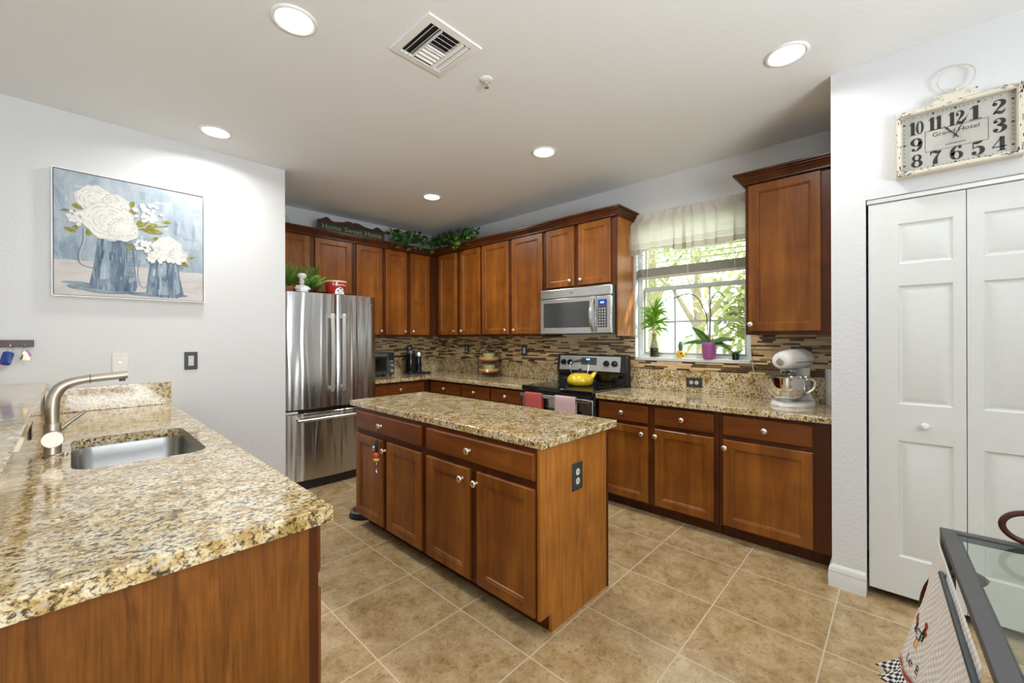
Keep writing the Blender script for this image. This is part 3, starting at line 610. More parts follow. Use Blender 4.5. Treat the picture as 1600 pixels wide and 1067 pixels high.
m.rings([[(p[0], p[1], zb) for p in H], [(p[0], p[1], zb) for p in O], [(p[0], p[1], zt-e) for p in O], [(*ins(p), zt) for p in O], [(p[0], p[1], zt) for p in H], [(p[0], p[1], zb) for p in H]], False, False)
obj('slab', m, 'granite', t, smooth=30)
obj('upstand', BX(-0.112-PX, 0.500-PX, YP-0.022-PY0, YP-0.002-PY0, 0.0445, 0.202), 'granite', t, bevel=0.003)
t = thing('bar_ledge', 'raised granite bar ledge along the far left edge', 'countertop', (-0.098, 1.168, 0.915), 0, cg)
obj('ledge_slab', BX(-0.42, 0, 0, YP-0.002-1.168, 0.156, 0.196), 'granite', t, bevel=0.005, seg=3)
obj('riser', BX(-0.034, -0.0205, 0, YP-0.026-1.168, 0.0, 0.1555), 'granite', t)

# sink
t = thing('sink', 'stainless undermount sink set in the left granite counter', 'sink', (0.201, 2.475, 0.661))
def ring(x0, x1, y0, y1, r, z): return [(x-0.201, y-2.475, z) for x, y in rrect(x0, x1, y0, y1, r)]
m = MB(); g = 0.004
m.rings([ring(SX0-0.02, SX1+0.02, SY0-0.02, SY1+0.02, RR+0.02, 0.2085), ring(SX0-g, SX1+g, SY0-g, SY1+g, RR, 0.2085), ring(SX0-g+0.002, SX1+g-0.002, SY0-g+0.002, SY1+g-0.002, RR, 0.20), ring(SX0+0.008, SX1-0.008, SY0+0.008, SY1-0.008, RR, 0.035), ring(SX0+0.03, SX1-0.03, SY0+0.03, SY1-0.03, RR*0.9, 0.008), ring(SX0+0.06, SX1-0.06, SY0+0.06, SY1-0.06, RR*0.8, 0.002)], False, True)
obj('basin', m, 'sink_steel', t, smooth=40)
obj('drain', MB().lathe([(0.045, 0.0035), (0.045, 0.006), (0.036, 0.007), (0.032, 0.004), (0.0, 0.004)], 24), 'chrome', t)
# faucet
t = thing('faucet', 'brushed nickel pull-out faucet behind the sink', 'faucet', (-0.050, 2.492, 0.9142))
obj('body', MB().lathe([(0.030, 0), (0.030, 0.004), (0.0255, 0.008), (0.0255, 0.128), (0.0245, 0.131), (0.022, 0.131), (0.0, 0.131)], 28), 'nickel', t)
cap = MB().lathe([(0.0, -0.052), (0.0305, -0.052), (0.032, -0.050), (0.032, -0.018), (0.03, -0.016), (0.03, 0.0)], 28, (0, 0, 0.072), 'y')
obj('handle_cap', cap, 'nickel', t)
path = catmull([(0, 0, 0.1305), (0.0, 0, 0.19), (0.004, 0, 0.235), (0.022, 0, 0.272), (0.055, 0, 0.292), (0.106, 0, 0.302), (0.19, 0, 0.309), (0.222, 0, 0.312)], 7)
obj('spout', MB().tube(path, [0.0205 if i < 20 else 0.0205-0.0045*min(1, (i-20)/12) for i in range(len(path))], 20), 'nickel', t, smooth=50)
obj('spray_tip', MB().lathe([(0.0105, -0.012), (0.0105, 0.0)], 16, (0.205, 0, 0.297)), 'dark_grey', t)
obj('seam_ring', MB().lathe([(0.0185, -0.0012), (0.0192, -0.0012), (0.0192, 0.0012), (0.0185, 0.0012)], 20, (0.106, 0, 0.302), 'x'), 'dark_grey', t)
obj('lever', MB().tube([(0.018, 0.0, 0.100), (0.045, 0.012, 0.125), (0.094, 0.035, 0.165)], [0.0085, 0.0075, 0.0065], 12), 'nickel', t)
obj('hose_button', MB().lathe([(0.009, 0), (0.009, 0.009), (0.006, 0.012), (0.0, 0.012)], 14, (0.034, -0.022, 0.0)), 'nickel', t)

# ------------------------------------------------------------------ refrigerator
FX0, FX1, FY = 1.296, 2.160, 3.935
t = thing('refrigerator', 'stainless french-door refrigerator in the alcove beside the white wall', 'refrigerator', (FX0, FY, 0))
fw = FX1-FX0
obj('body', BX(0.004, fw-0.004, 0.075, 0.94, 0.022, 1.798), 'dark_grey', t, bevel=0.006)
obj('kick_plate', BX(0.01, fw-0.01, 0.045, 0.073, 0.010, 0.082), 'black_plastic', t)
def bulge_door(x0, x1, z0, z1, name):
    n = 16; R = []; yb = 0.070
    def yf(x): u = (x-fw/2)/(fw/2); return 0.030*u*u
    pts = [(x0, yb)]; 
    r = 0.012
    for i in range(n+1):
        x = x0+(x1-x0)*i/n; e = 0
        dd = min(x-x0, x1-x)
        if dd < r: e = r-math.sqrt(max(0, r*r-(r-dd)**2))
        pts.append((x, yf(x)+e))
    pts.append((x1, yb))
    cxm = (x0+x1)/2
    for z, s in ((z0, 0.004), (z0+0.004, 0), (z1-0.004, 0), (z1, 0.004)):
        R.append([(x+(s if x < cxm else -s), min(y+s, yb), z) for x, y in pts])
    return obj(name, MB().rings(R), 'fridge_steel', t, smooth=40)
gx = 1.744-FX0
dl = bulge_door(0, gx-0.003, 0.738, 1.806, 'left_door'); dr = bulge_door(gx+0.003, fw, 0.738, 1.806, 'right_door'); db = bulge_door(0, fw, 0.090, 0.702, 'freezer_drawer')
def fridge_handle(parent, x, lean):
    zc = [0.885, 0.93, 1.08, 1.25, 1.42, 1.57, 1.615]
    R = []
    for z in zc:
        k = 1-((z-1.25)/0.37)**2; y = -0.052-0.016*max(k, 0); xx = x+lean*k*0.006
        R.append([(xx-0.017, y, z), (xx+0.017, y, z), (xx+0.017, y+0.016, z), (xx-0.017, y+0.016, z)])
    m = MB().rings(R)
    for z in (0.905, 1.575): m.box(x-0.012, x+0.012, -0.047, 0.008, z, z+0.03)
    return obj('handle', m, 'handle_steel', parent, bevel=0.004)
fridge_handle(dl, gx-0.062, 1); fridge_handle(dr, gx+0.050, -1)
m = MB().tube([(0.075, -0.052, 0.648), (fw/2, -0.062, 0.650), (fw-0.075, -0.052, 0.648)], 0.015, 14)
for x in (0.10, fw-0.10): m.box(x-0.012, x+0.012, -0.048, 0.022, 0.638, 0.660)
obj('handle', m, 'steel', db)
obj('hinge_cover', BX(0.0, 0.10, 0.012, 0.075, 0.706, 0.724), 'grey_socket', t, bevel=0.003)
obj('gap_gasket', BX(0.012, fw-0.012, 0.050, 0.074, 0.702, 0.738), 'shadow_gap', t)
m = MB(); m.text('Whirlpool', 0.022, (fw-0.085, 0.0215, 1.713)); m.tube([(fw-0.135+0.02*math.cos(a), 0.021, 1.722+0.010*math.sin(a)) for a in [2*PI*k/20 for k in range(20)]], 0.0012, 5, True)
obj('logo', m, 'chrome', dr, smooth=0)

# ------------------------------------------------------------------ range
RY1, RY0 = 2.690, 1.892
rw = RY1-RY0
t = thing('range', 'black and stainless freestanding electric range between the counters', 'stove', (3.020, RY1, 0), R90)
rd = XW-0.012-3.020
obj('body', BX(0.002, rw-0.002, 0.012, rd, 0.02, 0.888), 'black_plastic', t, bevel=0.003)
obj('cooktop', BX(0.0, rw, -0.026, rd-0.075, 0.8885, 0.928), 'black_gloss', t, bevel=0.006, seg=3)
m = MB()
for cx, cy, r in ((0.2, 0.14, 0.11), (0.6, 0.14, 0.085), (0.2, 0.40, 0.085), (0.6, 0.40, 0.11)):
    m.lathe([(r-0.0015, 0.9283), (r-0.0015, 0.9287), (r+0.0015, 0.9287), (r+0.0015, 0.9283)], 40, (cx, cy, 0), cap0=False, cap1=False)
obj('burner_ring', m, 'dark_grey', t, smooth=0)
od = obj('oven_door', BX(0.004, rw-0.004, -0.020, 0.0115, 0.235, 0.850), 'steel_across', t, bevel=0.004)
obj('door_window', BX(0.11, rw-0.11, -0.0225, -0.0203, 0.36, 0.745), 'black_gloss', od, bevel=0.002)
obj('vent_slot', BX(0.03, rw-0.03, -0.010, 0.0115, 0.852, 0.886), 'black_plastic', t)
m = MB(); m.box(0.012, rw-0.012, -0.066, -0.050, 0.832, 0.862)
m.box(0.03, 0.055, -0.050, -0.0203, 0.838, 0.856); m.box(rw-0.055, rw-0.03, -0.050, -0.0203, 0.838, 0.856)
obj('handle', m, 'steel_across', od, bevel=0.004)
obj('storage_drawer', BX(0.004, rw-0.004, -0.016, 0.0115, 0.03, 0.228), 'steel_across', t, bevel=0.004)
# back guard
m = MB(); yb = rd
m.prism([(rd-0.0745, 0.889), (rd-0.0745, 1.040), (rd-0.095, 1.046), (rd-0.070, 1.210), (rd-0.010, 1.210), (rd, 1.20), (rd, 0.889)], -0.002, rw+0.006, 'yz')
bg = obj('back_guard', m, 'black_plastic', t, bevel=0.004)
def gy(z): return rd-0.095+0.025*(z-1.046)/(1.210-1.046)
def on_guard(mb, x0, x1, z0, z1, t0):
    R = []
    for tt in (0.0006, t0): R.append([(x0, gy(z0)-tt, z0), (x1, gy(z0)-tt, z0), (x1, gy(z1)-tt, z1), (x0, gy(z1)-tt, z1)])
    return mb.rings(R)
cp_ = obj('control_panel', on_guard(MB(), 0.036, rw-0.055, 1.052, 1.198, 0.004), 'steel_across', t, bevel=0.001)
obj('lower_glass', BX(0.03, rw-0.03, rd-0.079, rd-0.0748, 0.945, 1.022), 'black_gloss', t, bevel=0.002)
dp = obj('display', on_guard(MB(), 0.300, 0.482, 1.110, 1.182, 0.0062), 'gunmetal', cp_)
m = MB(); m.mat('digit_blue').box(0.362, 0.402, gy(1.165)-0.0075, gy(1.165)-0.0060, 1.158, 1.172); obj('clock_digits', m, None, cp_)
for kx, kz in ((0.085, 1.128), (0.166, 1.128), (0.592, 1.128), (0.680, 1.128)):
    m = MB(); yk = gy(kz)-0.0042
    m.lathe([(0.0, -0.026), (0.022, -0.026), (0.024, -0.020), (0.027, -0.004), (0.032, -0.002), (0.032, 0.0)], 24, (kx, yk, kz), 'y')
    m.box(kx-0.005, kx+0.005, yk-0.034, yk-0.024, kz-0.024, kz+0.024)
    obj('knob', m, 'black_plastic', cp_)

def hanging_towel(label, y0, y1, mat, zbot, zbot2):
    # folded over the oven handle
    prof = []
    xh0, xh1 = 3.020-0.066-0.0040, 3.020-0.050+0.0035
    for z in [zbot+(0.855-zbot)*k/8 for k in range(9)]: prof.append((xh0-0.002, z))
    for k in range(1, 8):
        a = PI-PI*k/8; prof.append(((xh0+xh1)/2+(xh1-xh0)/2*math.cos(a), 0.864+0.010*math.sin(a)))
    for z in [0.855-(0.855-zbot2)*k/6 for k in range(7)]: prof.append((xh1, z))
    n = 14; V = []; F = []
    for i in range(n+1):
        y = y0+(y1-y0)*i/n
        for j, (x, z) in enumerate(prof):
            amp = 0.004*max(0, min(1, (0.84-z)/0.15)) if j < 9 else 0
            V.append((x-amp*(1+math.sin(i*1.25)), y, z))
    k = len(prof)
    for i in range(n):
        for j in range(k-1): F.append((i*k+j, (i+1)*k+j, (i+1)*k+j+1, i*k+j+1))
    m = MB(); m.add(V, F); o = obj('dish_towel', m, mat)
    sd = o.modifiers.new('cloth', 'SOLIDIFY'); sd.thickness = 0.0022; sd.offset = 1
    return tag(o, label, 'towel', 'towels on the oven handle')
hanging_towel('red checked dish towel hanging on the oven handle', 2.406, 2.612, 'towel_red', 0.62, 0.70)
hanging_towel('pale pink checked dish towel hanging on the oven handle', 2.036, 2.257, 'towel_pink', 0.58, 0.66)

# kettle
t = thing('kettle', 'yellow enamel kettle on the black cooktop', 'kettle', (3.335, 2.245, 0.9292), -0.80)
obj('body', MB().lathe([(0.085, 0.0), (0.108, 0.008), (0.124, 0.030), (0.126, 0.052), (0.117, 0.078), (0.098, 0.099), (0.075, 0.112), (0.050, 0.118), (0, 0.118)], 36), 'yellow_enamel', t, smooth=60)
obj('spout', MB().tube([(0.088, 0, 0.060), (0.118, 0, 0.090), (0.142, 0, 0.120)], [0.030, 0.022, 0.014], 16), 'yellow_enamel', t, smooth=60)
obj('spout_cap', MB().tube([(0.1425, 0, 0.1205), (0.160, 0, 0.126)], [0.013, 0.010], 12), 'chrome', t)
lid = obj('lid', MB().lathe([(0.048, 0.1182), (0.046, 0.124), (0.03, 0.130), (0.0, 0.132)], 28), 'black_plastic', t)
obj('lid_knob', MB().lathe([(0.006, 0.1305), (0.006, 0.142), (0.017, 0.148), (0.017, 0.155), (0.0, 0.160)], 18), 'black_plastic', lid)
hd = obj('handle', MB().tube(catmull([(-0.082, 0, 0.104), (-0.092, 0, 0.14), (-0.095, 0, 0.18), (-0.082, 0, 0.218), (0.0, 0, 0.228), (0.070, 0, 0.218), (0.082, 0, 0.18), (0.076, 0, 0.14), (0.066, 0, 0.113)], 6), 0.0045, 10), 'chrome', t)
obj('grip', MB().tube([(-0.08, 0, 0.2205), (-0.04, 0, 0.231), (0.0, 0, 0.235), (0.04, 0, 0.231), (0.074, 0, 0.219)], [0.008, 0.0125, 0.0135, 0.0125, 0.008], 14), 'black_plastic', hd)

# ------------------------------------------------------------------ microwave
MY1, MY0, MZ0, MZ1 = 2.683, 1.879, 1.418, 1.859
mw = MY1-MY0
t = thing('microwave', 'stainless over-the-range microwave under the short wall cabinet', 'microwave', (3.276, MY1, MZ0), R90)
mh = MZ1-MZ0
obj('body', BX(0.0, mw, 0.030, XW-0.012-3.276, 0.0, mh), 'dark_grey', t, bevel=0.003)
obj('top_vent_panel', BX(0.0, mw, -0.002, 0.030, mh-0.092, mh-0.0005), 'steel_across', t, bevel=0.008, seg=3)
md = obj('door', BX(0.0, 0.648, 0.0, 0.030, 0.004, mh-0.095), 'steel_across', t, bevel=0.004)
obj('door_window', BX(0.042, 0.582, -0.0025, 0.0003, 0.062, mh-0.135), 'oven_glass', md, bevel=0.002)
obj('side_console', BX(0.651, mw, 0.0, 0.030, 0.004, mh-0.095), 'steel_across', t, bevel=0.008, seg=3)
kp = obj('keypad', BX(0.672, 0.764, -0.0022, 0.0002, 0.058, mh-0.130), 'dark_grey', t, bevel=0.001)
m = MB()
for i in range(3):
    for j in range(7): m.lathe([(0.0, -0.0040), (0.006, -0.0038), (0.007, -0.0023)], 10, (0.692+i*0.026, 0, 0.076+j*0.025), 'y')
obj('key_button', m, 'grey_socket', kp)
obj('display', BX(0.676, 0.760, -0.0036, -0.0023, mh-0.178, mh-0.134), 'display_blue', kp)
m = MB(); m.mat('digit_blue')
for x in (0.700, 0.712, 0.726): m.box(x, x+0.008, -0.0044, -0.0037, mh-0.166, mh-0.150)
obj('display_digits', m, None, kp)
R = []
for k in range(9):
    f = k/8; z = 0.018+f*(mh-0.135); y = -0.010-0.045*math.sin(PI*f)**0.7
    R.append([(0.606, y, z), (0.634, y, z), (0.634, y+0.010, z), (0.606, y+0.010, z)])
m = MB().rings(R); m.box(0.608, 0.632, -0.010, 0.0, 0.010, 0.030); m.box(0.608, 0.632, -0.010, 0.0, mh-0.128, mh-0.108)
obj('handle', m, 'steel', md, bevel=0.003)
m = MB(); m.tube([(0.385+0.016*math.cos(a), -0.0026, mh-0.046+0.009*math.sin(a)) for a in [2*PI*k/20 for k in range(20)]], 0.0012, 5, True); m.text('W', 0.014, (0.385, -0.0028, mh-0.051))
obj('logo', m, 'gunmetal', t, smooth=0)
m = MB()
for k in range(10): m.box(0.08+k*0.02, 0.09+k*0.02, 0.08, 0.2, -0.003, -0.0003)
obj('underside_grille', m, 'black_plastic', t)

# ------------------------------------------------------------------ ceiling fixtures
def downlight(label, x, y, power=LAMP_W):
    t = thing('recessed_light', label, 'ceiling light', (x, y, ZC), 0, 'round recessed ceiling lights')
    obj('trim_ring', MB().lathe([(0.098, -0.0005), (0.096, -0.006), (0.088, -0.009), (0.078, -0.006), (0.076, -0.0005)], 40, cap0=False, cap1=False), 'white_enamel', t, smooth=60)
    obj('lens', MB().lathe([(0.0, -0.0045), (0.0755, -0.0045), (0.0755, -0.001), (0.0, -0.001)][::-1], 32), 'lamp_lens', t)
    l = lamp('bulb', 'AREA', power, (0, 0, -0.012), (0, 0, -1), (1, 0.98, 0.94), shape='DISK', size=0.14, spread=math.radians(160)); l.parent = t
downlight('lit round recessed ceiling light nearest the air vent', 0.705, 2.025)
downlight('lit recessed ceiling light close to the painting wall', 0.703, 3.518, LAMP_W*0.75)
downlight('lit recessed ceiling light above the gap between island and stove', 2.546, 2.045, LAMP_W*1.2)
downlight('lit recessed ceiling light farthest back, in front of the corner cabinets', 2.555, 3.530, LAMP_W*1.35)
downlight('lit recessed ceiling light near the clock wall', 2.530, 0.433, LAMP_W*0.5)
# air vent
VX, VY, VW, VL = 1.258, 1.703, 0.322, 0.338
t = thing('air_vent', 'square white louvered air vent in the ceiling', 'air vent', (VX, VY, ZC))
a, b, i_ = VW/2, VL/2, 0.042
m = MB(); R = []
for s, z in ((0, -0.0005), (0.003, -0.008), (i_-0.004, -0.011), (i_, -0.008), (i_, -0.0005)):
    R.append([(-a+s, -b+s, z), (a-s, -b+s, z), (a-s, b-s, z), (-a+s, b-s, z)])
m.rings(R, False, False); obj('frame', m, 'white_enamel', t)
obj('duct_back', BX(-a+i_, a-i_, -b+i_, b-i_, -0.0012, -0.0004), 'shadow_gap', t, smooth=0)
ia, ib = a-i_, b-i_
def louver(x0, x1, y0, y1, along, tilt):
    m = MB(); wv = 0.020
    if along == 'y':
        xc = (x0+x1)/2; m.at((xc, (y0+y1)/2, -0.009), (0, tilt, 0)).box(-wv/2, wv/2, -(y1-y0)/2, (y1-y0)/2, -0.0008, 0.0008)
    else:
        yc = (y0+y1)/2; m.at(((x0+x1)/2, yc, -0.009), (tilt, 0, 0)).box(-(x1-x0)/2, (x1-x0)/2, -wv/2, wv/2, -0.0008, 0.0008)
    obj('louver', m, 'white_enamel', t, smooth=0)
for k in range(2): louver(-ia+0.008+k*0.03, -ia+0.028+k*0.03, -ib, ib, 'y', -0.75)
for k in range(2): louver(ia-0.028-k*0.03, ia-0.008-k*0.03, -ib, ib, 'y', 0.75)
for k in range(8): louver(-ia+0.066, ia-0.066, -ib+0.012+k*(2*ib-0.024)/8, -ib+0.032+k*(2*ib-0.024)/8, 'x', 0.75 if k < 4 else -0.75)
m = MB(); m.box(-ia+0.061, -ia+0.064, -ib, ib, -0.017, -0.002); m.box(ia-0.064, ia-0.061, -ib, ib, -0.017, -0.002); m.box(-ia+0.064, ia-0.064, -0.002, 0.002, -0.017, -0.002)
obj('divider', m, 'white_enamel', t)
t = thing('sprinkler_head', 'small chrome fire sprinkler head on the ceiling beside the vent', 'sprinkler', (1.608, 1.705, ZC))
obj('escutcheon', MB().lathe([(0.036, -0.0005), (0.034, -0.006), (0.018, -0.012), (0.010, -0.012), (0.0, -0.012)], 24), 'white_enamel', t)
m = MB().lathe([(0.008, -0.030), (0.008, -0.0122)], 12); m.tube([(0.010, 0, -0.013), (0.014, 0, -0.028), (0.003, 0, -0.044)], 0.002, 6); m.tube([(-0.010, 0, -0.013), (-0.014, 0, -0.028), (-0.003, 0, -0.044)], 0.002, 6); m.lathe([(0.014, -0.047), (0.014, -0.0445)], 16)
obj('sprinkler_body', m, 'chrome', t); obj('glass_bulb', MB().lathe([(0.0025, -0.042), (0.0025, -0.0305)], 8), 'bead_red', t)

# ------------------------------------------------------------------ outlets and switches (local: x right, y into wall, z up; origin plate centre)
def outlet(name, label, loc, rotz, wdt, hgt, style, plate='bronze_plate'):
    t = thing(name, label, 'outlet' if 'outlet' in name else ('switch' if 'switch' in name else 'wall plate'), loc, rotz)
    obj('plate', BX(-wdt/2, wdt/2, -0.006, -0.0004, -hgt/2, hgt/2), plate, t, bevel=0.003)
    if style in ('duplex', 'duplex_flat'):
        for s in (-1, 1):
            c = (s*0.022, 0) if style == 'duplex_flat' else (0, s*0.022)
            m = MB(); m.mat('grey_socket').lathe([(0.0, -0.0085), (0.0155, -0.0085), (0.0165, -0.0075), (0.0165, -0.0062)], 20, (c[0], 0, c[1]), 'y')
            m.mat('ink').box(c[0]-0.006, c[0]-0.004, -0.0092, -0.0084, c[1]-0.004, c[1]+0.006); m.box(c[0]+0.004, c[0]+0.006, -0.0092, -0.0084, c[1]-0.004, c[1]+0.006)
            obj('socket', m, None, t)
    elif style == 'decora':
        m = MB(); m.mat('grey_socket').box(-wdt*0.2, wdt*0.2, -0.0085, -0.0062, -hgt*0.28, hgt*0.28); m.mat('ink')
        for zz in (-0.016, 0.018):
            m.box(-0.006, -0.004, -0.0092, -0.0084, zz-0.004, zz+0.005); m.box(0.004, 0.006, -0.0092, -0.0084, zz-0.004, zz+0.005)
        obj('socket', m, None, t)
    elif style == 'rocker':
        obj('rocker', MB().prism([(-0.0062, -hgt*0.28), (-0.0105, -hgt*0.28), (-0.0070, hgt*0.28), (-0.0062, hgt*0.28)], -wdt*0.2, wdt*0.2, 'yz'), 'grey_socket', t)
    elif style == 'coax':
        obj('jack', MB().lathe([(0.0, -0.018), (0.0045, -0.018), (0.0045, -0.010), (0.008, -0.0098), (0.008, -0.0062)], 14, (0, 0, 0), 'y'), 'steel', t)
        for zz in (-hgt*0.42, hgt*0.42): obj('screw', MB().lathe([(0.0, -0.0075), (0.004, -0.0073), (0.004, -0.0062)], 10, (0, 0, zz), 'y'), 'grey_socket', t)
    return t
outlet('wall_plate', 'ivory cable jack plate on the wall above the faucet', (0.231, YP, 1.222), 0, 0.080, 0.128, 'coax', 'ivory')
outlet('power_outlet', 'dark plate outlet on the white wall below the painting', (0.619, YP, 1.219), 0, 0.080, 0.132, 'decora')
outlet('power_outlet', 'outlet plate on the mosaic behind the coffee maker', (3.165, YB-0.008, 1.228), 0, 0.084, 0.125, 'duplex')
outlet('power_outlet', 'black outlet plate on the mosaic left of the plate rack', (XW-0.008, 4.277, 1.228), R90, 0.082, 0.130, 'duplex')
outlet('light_switch', 'black switch plate on the mosaic left of the stove', (XW-0.008, 3.239, 1.235), R90, 0.084, 0.126, 'rocker')
outlet('power_outlet', 'sideways black outlet in the granite below the window', (XW-0.022, 1.296, 0.998), R90, 0.130, 0.082, 'duplex_flat')
outlet('power_outlet', 'sideways black outlet on the mosaic behind the stand mixer', (XW-0.008, 0.540, 1.268), R90, 0.125, 0.085, 'duplex_flat')
outlet('power_outlet', 'black outlet on the bar riser behind the faucet', (-0.1185, 2.70, 0.998), PI/2, 0.115, 0.072, 'decora')
outlet('power_outlet', 'black outlet on the bar riser at the left picture edge', (-0.1185, 1.40, 0.998), PI/2, 0.115, 0.072, 'decora')

# ------------------------------------------------------------------ painting
PW, PH = 0.779, 0.808
t = thing('framed_painting', 'framed painting of white flowers in two grey pitchers on the white wall', 'painting', (0.3085, YP-0.001, 1.657))
m = MB(); h = PW/2
m.box(-h, -h+0.006, -0.034, 0, 0, PH); m.box(h-0.006, h, -0.034, 0, 0, PH); m.box(-h+0.006, h-0.006, -0.034, 0, 0, 0.006); m.box(-h+0.006, h-0.006, -0.034, 0, PH-0.006, PH)
obj('frame', m, 'white_enamel', t)
obj('backing', BX(-h+0.006, h-0.006, -0.012, -0.004, 0.006, PH-0.006), 'ink', t, smooth=0)
cw, ch = PW-0.020, PH-0.020
def AX(u): return -cw/2+u*cw
def AZ(v): return 0.010+(1-v)*ch
m = MB(); F0 = -0.028
m.mat('art_sky').box(AX(0), AX(1), F0, -0.0125, AZ(1), AZ(0))
NS = [0]
def shape(mat, pts, lay, th=0.0005):
    NS[0] += 1; m.mat(mat).prism([(AX(u), AZ(v)) for u, v in pts], F0-NS[0]*0.00001-th, F0+0.0002)
rnd = random.Random(3)
def wob(y0, y1, n=14, amp=0.02): return [(k/n, y0+(y1-y0)*k/n+rnd.uniform(-amp, amp)) for k in range(n+1)]
shape('art_wash', [(0, 0.40)]+wob(0.40, 0.52)+[(1, 0.72)]+wob(0.70, 0.74)[::-1], 1)
for k in range(46):
    u, v, l_ = rnd.uniform(0.02, 0.93), rnd.uniform(0.03, 0.60), rnd.uniform(0.04, 0.14); mt = rnd.choice(('art_sky', 'art_wash', 'art_wash', 'art_sky_pale', 'art_sky_pale'))
    if rnd.random() < 0.6: shape(mt, [(u, v), (u+rnd.uniform(0.01, 0.035), v+0.01), (u+rnd.uniform(0.01, 0.03), v+l_), (u-0.004, v+l_*0.9)], 1)
    else: shape(mt, [(u, v), (min(u+l_, 0.99), v-0.008), (min(u+l_*0.9, 0.99), v+0.016), (u+0.01, v+0.02)], 1)
tp = wob(0.72, 0.74, 14, 0.008); shape('art_table', tp+[(1, 1), (0, 1)], 2)
for (u, v, ww, hh) in ((0.20, 0.93, 0.13, 0.03), (0.33, 0.955, 0.16, 0.022), (0.60, 0.965, 0.16, 0.018), (0.78, 0.96, 0.10, 0.016), (0.12, 0.90, 0.08, 0.012)):
    shape('art_shade', [(u+ww*math.cos(2*PI*k/18), v+hh*math.sin(2*PI*k/18)) for k in range(18)], 3)
# tall pitcher, short pitcher
shape('art_jug', [(0.26, 0.47), (0.47, 0.47), (0.49, 0.60), (0.495, 0.72), (0.515, 0.90), (0.50, 0.945), (0.35, 0.955), (0.21, 0.935), (0.205, 0.90), (0.235, 0.72)], 4)
shape('art_jug_pale', [(0.30, 0.48), (0.345, 0.48), (0.335, 0.85), (0.27, 0.86)], 5); shape('art_shade', [(0.44, 0.48), (0.47, 0.48), (0.50, 0.85), (0.455, 0.88)], 5)
shape('art_jug', [(0.60, 0.665), (0.80, 0.655), (0.82, 0.80), (0.85, 0.955), (0.80, 0.985), (0.67, 0.985), (0.57, 0.955), (0.585, 0.82)], 4)
shape('art_jug_pale', [(0.66, 0.67), (0.72, 0.665), (0.735, 0.96), (0.655, 0.96)], 5); shape('art_jug_pale', [(0.775, 0.665), (0.795, 0.67), (0.825, 0.93), (0.79, 0.95)], 5)
shape('art_jug', [(0.79, 0.655), (0.855, 0.70), (0.83, 0.72), (0.80, 0.70)], 5)
def stroke(mat, pts, wd_, lay):
    NS[0] += 1; m.mat(mat).ribbon([(AX(u), AZ(v)) for u, v in catmull(pts, 5)], wd_, F0-NS[0]*0.00001-0.0011, F0)
stroke('art_line', [(0.17, 0.45), (0.165, 0.56), (0.14, 0.66), (0.15, 0.74), (0.22, 0.77), (0.245, 0.74)], 0.006, 5); stroke('art_petal_edge', [(0.18, 0.45), (0.175, 0.56), (0.15, 0.66), (0.16, 0.73), (0.22, 0.76)], 0.005, 6)
stroke('art_line', [(0.53, 0.66), (0.515, 0.78), (0.53, 0.88), (0.56, 0.91), (0.58, 0.88)], 0.005, 5)
stroke('art_line', [(0.22, 0.34), (0.05, 0.31)], 0.006, 5); stroke('art_leaf', [(0.52, 0.40), (0.62, 0.36), (0.73, 0.33)], 0.007, 5); stroke('art_leaf', [(0.43, 0.56), (0.55, 0.55), (0.64, 0.52), (0.63, 0.46)], 0.006, 5)
def leafp(u, v, ang, ln, wd_, lay=6):
    P = [];
    for k in range(9): tt = k/8; P.append((tt*ln, wd_*math.sin(PI*tt)**0.8))
    P += [(p[0], -p[1]) for p in P[::-1][1:-1]]
    ca, sa = math.cos(ang), math.sin(ang); shape('art_leaf', [(u+x*ca-y*sa, v+x*sa+y*ca) for x, y in P], lay)
for u, v, an, ln, wd_ in ((0.10, 0.275, 0.1, 0.09, 0.02), (0.19, 0.28, 3.3, 0.09, 0.02), (0.10, 0.48, -0.9, 0.07, 0.016), (0.055, 0.46, 0.4, 0.08, 0.018), (0.03, 0.33, -0.2, 0.10, 0.009), (0.19, 0.46, 1.2, 0.05, 0.018), (0.46, 0.22, -1.1, 0.07, 0.02), (0.50, 0.27, 3.6, 0.10, 0.025), (0.44, 0.30, -0.5, 0.08, 0.025), (0.50, 0.38, -0.75, 0.12, 0.03), (0.53, 0.39, 0.05, 0.17, 0.026), (0.57, 0.37, -0.4, 0.10, 0.02), (0.68, 0.30, -0.05, 0.08, 0.015), (0.62, 0.46, 0.1, 0.05, 0.02), (0.43, 0.55, 0.3, 0.06, 0.017), (0.54, 0.49, 1.3, 0.06, 0.013), (0.57, 0.66, -0.5, 0.05, 0.012), (0.70, 0.63, 0.1, 0.09, 0.014), (0.79, 0.62, 0.6, 0.12, 0.022), (0.85, 0.62, -0.35, 0.10, 0.012)): leafp(u, v, an, ln, wd_)
